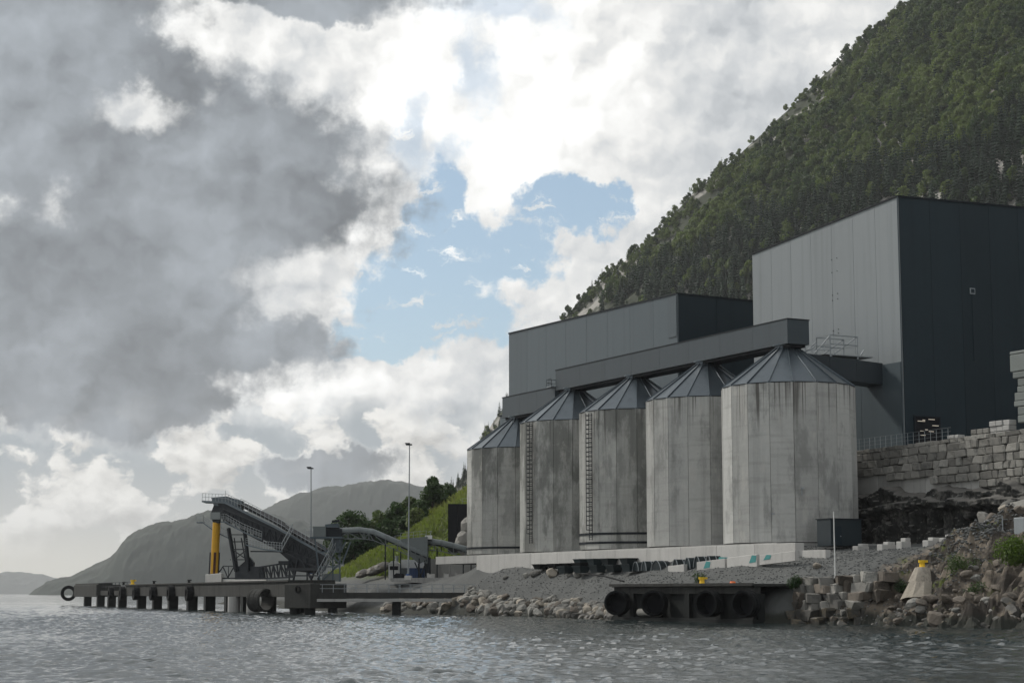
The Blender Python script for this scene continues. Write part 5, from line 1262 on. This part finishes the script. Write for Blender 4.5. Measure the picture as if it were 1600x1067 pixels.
# walls and sheds below the conveyors
yw = thing('yard_wall', C_(705, 902, 6), 'grey concrete yard wall below the straight conveyor', 'wall')
for a, b_ in ((672, 684), (684, 704), (704, 723), (723, 744)): cs([(a + .1, 873), (b_ - .1, 873), (b_ - .1, 908), (a + .1, 908)], 'wall_section', 'concrete', yw, 6, 6.8)
yb_ = thing('yard_slab', C_(690, 908, 3), 'pale concrete apron with its edge above the riprap', 'slab'); cs([(610, 903), (750, 901), (750, 916), (690, 912), (610, 908)], 'slab', 'concrete', yb_, -3, 9)
for px, w, lb in ((673, 12, 'pale block under the conveyor junction'), (697, 8, 'small pale block along the yard edge'), (717, 12, 'third pale block along the yard edge')):
    t = thing('edge_block', C_(px, 902, -1), lb, 'block', 'pale blocks along the yard edge'); cs([(px - w / 2, 897), (px + w / 2, 896), (px + w / 2, 903), (px - w / 2, 903)], 'body', 'pale_concrete', t, -2, -.6); cs([(px - w / 2, 895), (px - w / 4, 895), (px - w / 4, 897), (px - w / 2, 897)], 'step', 'pale_concrete', t, -2, -.8)
gb = thing('generator_box', C_(752, 900, -2), 'weathered concrete box with a railing at the foot of the foundation wall', 'box'); cs([(741, 889), (776, 884), (776, 900), (741, 902)], 'body', 'concrete', gb, -6, -2.5)
cs([(745, 891), (752, 890), (752, 894), (745, 895)], 'opening', 'black_sheet', gb, -6.1, -5.95); mb = MB().rail([C_(742, 888, -5.9), C_(775, 883, -5.9)], .7, 1.4, .07); mb.build('railing', 'galvanised', gb)
ws = thing('silo_tank', C_(615, 905, 5), 'small white tank shed with a domed roof behind the lamp post', 'shed')
cs([(607, 882), (624, 881), (624, 905), (607, 905)], 'body', 'white_paint', ws, 5, 7.5); cs([(609, 884), (622, 884), (622, 890), (609, 890)], 'window', 'black_sheet', ws, 4.9, 5.0); cs([(606, 881), (612, 876), (619, 876), (625, 881)], 'roof', 'white_paint', ws, 4.8, 7.6); MB().tube(C_(620, 877, 6), C_(620, 868, 6), .3, 10).build('flue', 'galvanised', ws)
hs = thing('yard_shed', C_(645, 905, 7), 'pale shed with a grey door behind the blue container', 'shed'); cs([(625, 874), (664, 874), (664, 906), (625, 906)], 'body', 'white_paint', hs, 7, 10); cs([(627, 887), (638, 887), (638, 905), (627, 905)], 'door', 'conveyor_grey', hs, 6.9, 6.99)
bc = thing('container', C_(650, 905, 5), 'blue steel container beside the lamp post foot', 'container')
for i in range(8): cs([(639 + i * 3.1, 888), (641.9 + i * 3.1, 888), (641.9 + i * 3.1, 904), (639 + i * 3.1, 904)], 'side_panel', 'blue_paint', bc, 4.5 + .12 * (i % 2), 6.5)
cs([(638.6, 887), (664, 887), (664, 888), (638.6, 888)], 'top_rail', 'blue_paint', bc, 4.4, 6.6)
bk = thing('equipment', C_(622, 904, 2), 'black machine standing before the white tank shed', 'machine'); cs([(615, 898), (619, 895), (631, 896), (631, 903), (615, 903)], 'body', 'black_sheet', bk, 2, 3.4); MB().tube(C_(619, 903, 1.8), C_(619, 903, 3.6), .35, 12).tube(C_(628, 903, 1.8), C_(628, 903, 3.6), .35, 12).build('wheel', 'rubber', bk)
# dark sheet building behind the shortest silo, with the rock beside it
db = thing('dark_building', at(718, 855, 330), 'tall black sheet-clad building behind the shortest silo', 'building')
for i in range(3): MB().prism([at(x, y, 330) for x, y in ((700 + i * 15, 787), (714.8 + i * 15, 787), (714.8 + i * 15, 862), (700 + i * 15, 862))], (0, 9, 0)).build('cladding_panel', 'black_sheet', db)
mb = MB().rail([at(722, 786.5, 331), at(745, 786.5, 331)], .9, 1.2, .06); mb.build('roof_railing', 'galvanised', db)
for x, y, s, lb in ((731, 842, 5, 'large grey rock beside the shortest silo'), (722, 852, 4.2, 'smaller grey rock at the foot of the black building'), (737, 822, 5, 'upper grey rock behind the shortest silo')):
    o = inst('boulder', BLD['stone'][int(s) % 9], at(x, y, 322), (.3, .2, s), (s, s * .8, s * .95)); tag(o, lb, 'boulder', 'rocks beside the shortest silo')
for x, y, s, lb in ((587, 890, 3.6, 'long dark rock slab at the foot of the grass'), (568, 895, 3., 'low dark rock at the left end of the slab'), (598, 885, 3.5, 'dark rock behind the conveyor legs')):
    o = inst('boulder', BLD['wet_stone'][int(s) % 9], at(x, y, 345), (.1, -.35, .4), (s * 1.2, s * .7, s * .55)); tag(o, lb, 'boulder', 'dark rocks below the grass')
# lamp masts
def mast(label, px, ytop, ybase, D, lean=0):
    b0, t0 = at(px - lean, ybase, D), at(px, ytop, D); t = thing('lamp_mast', b0, label, 'lamp', 'tall lamp masts'); MB().tube(b0, t0, .15, 10, .08).build('mast', 'galvanised', t)
    h = MB().box(t0 + Vector((-.1, 0, .05)), (1.0, .8, .16)).box(t0 + Vector((-.35, 0, .25)), (.8, .5, .14)).build('lamp_head', 'dark_steel', t)
    MB().box(t0 + Vector((-.1, 0, -.05)), (.8, .6, .03)).build('lens', 'galvanised', h); MB().tube(b0, b0 + Vector((0, 0, .3)), .4, 10).build('base_flange', 'blue_paint', t)
mast('tall lamp mast behind the ship loader boom', 486, 732, 896, 322)
mast('tallest lamp mast beside the blue container', 640, 695, 899, 302, 2)
tag(MB().prism([at(x, y, 301) for x, y in ((632, 899), (643, 899), (643, 906), (632, 906))], (0, 2, 0)).build('mast_footing', 'pale_concrete', bevel=.05), 'pale concrete footing under the tallest lamp mast', 'footing')

# ================================================================== HAZE: the damp air of the fjord
hz = MB().box((0, 8400, 327), (24000, 17400, 666)).build('haze', 'rubber')
hm = bpy.data.materials.new('haze'); hm.use_nodes = True; nt = hm.node_tree; nt.nodes.clear(); ho = new(nt, 'ShaderNodeOutputMaterial'); hv = new(nt, 'ShaderNodeVolumePrincipled')
hv.inputs['Color'].default_value = (.93, .96, 1, 1); hv.inputs['Density'].default_value = 4.4e-5; hv.inputs['Anisotropy'].default_value = .3; nt.links.new(hv.outputs[0], ho.inputs['Volume'])
hz.data.materials.clear(); hz.data.materials.append(hm); tag(hz, 'thin pale haze over the fjord', kind='stuff')
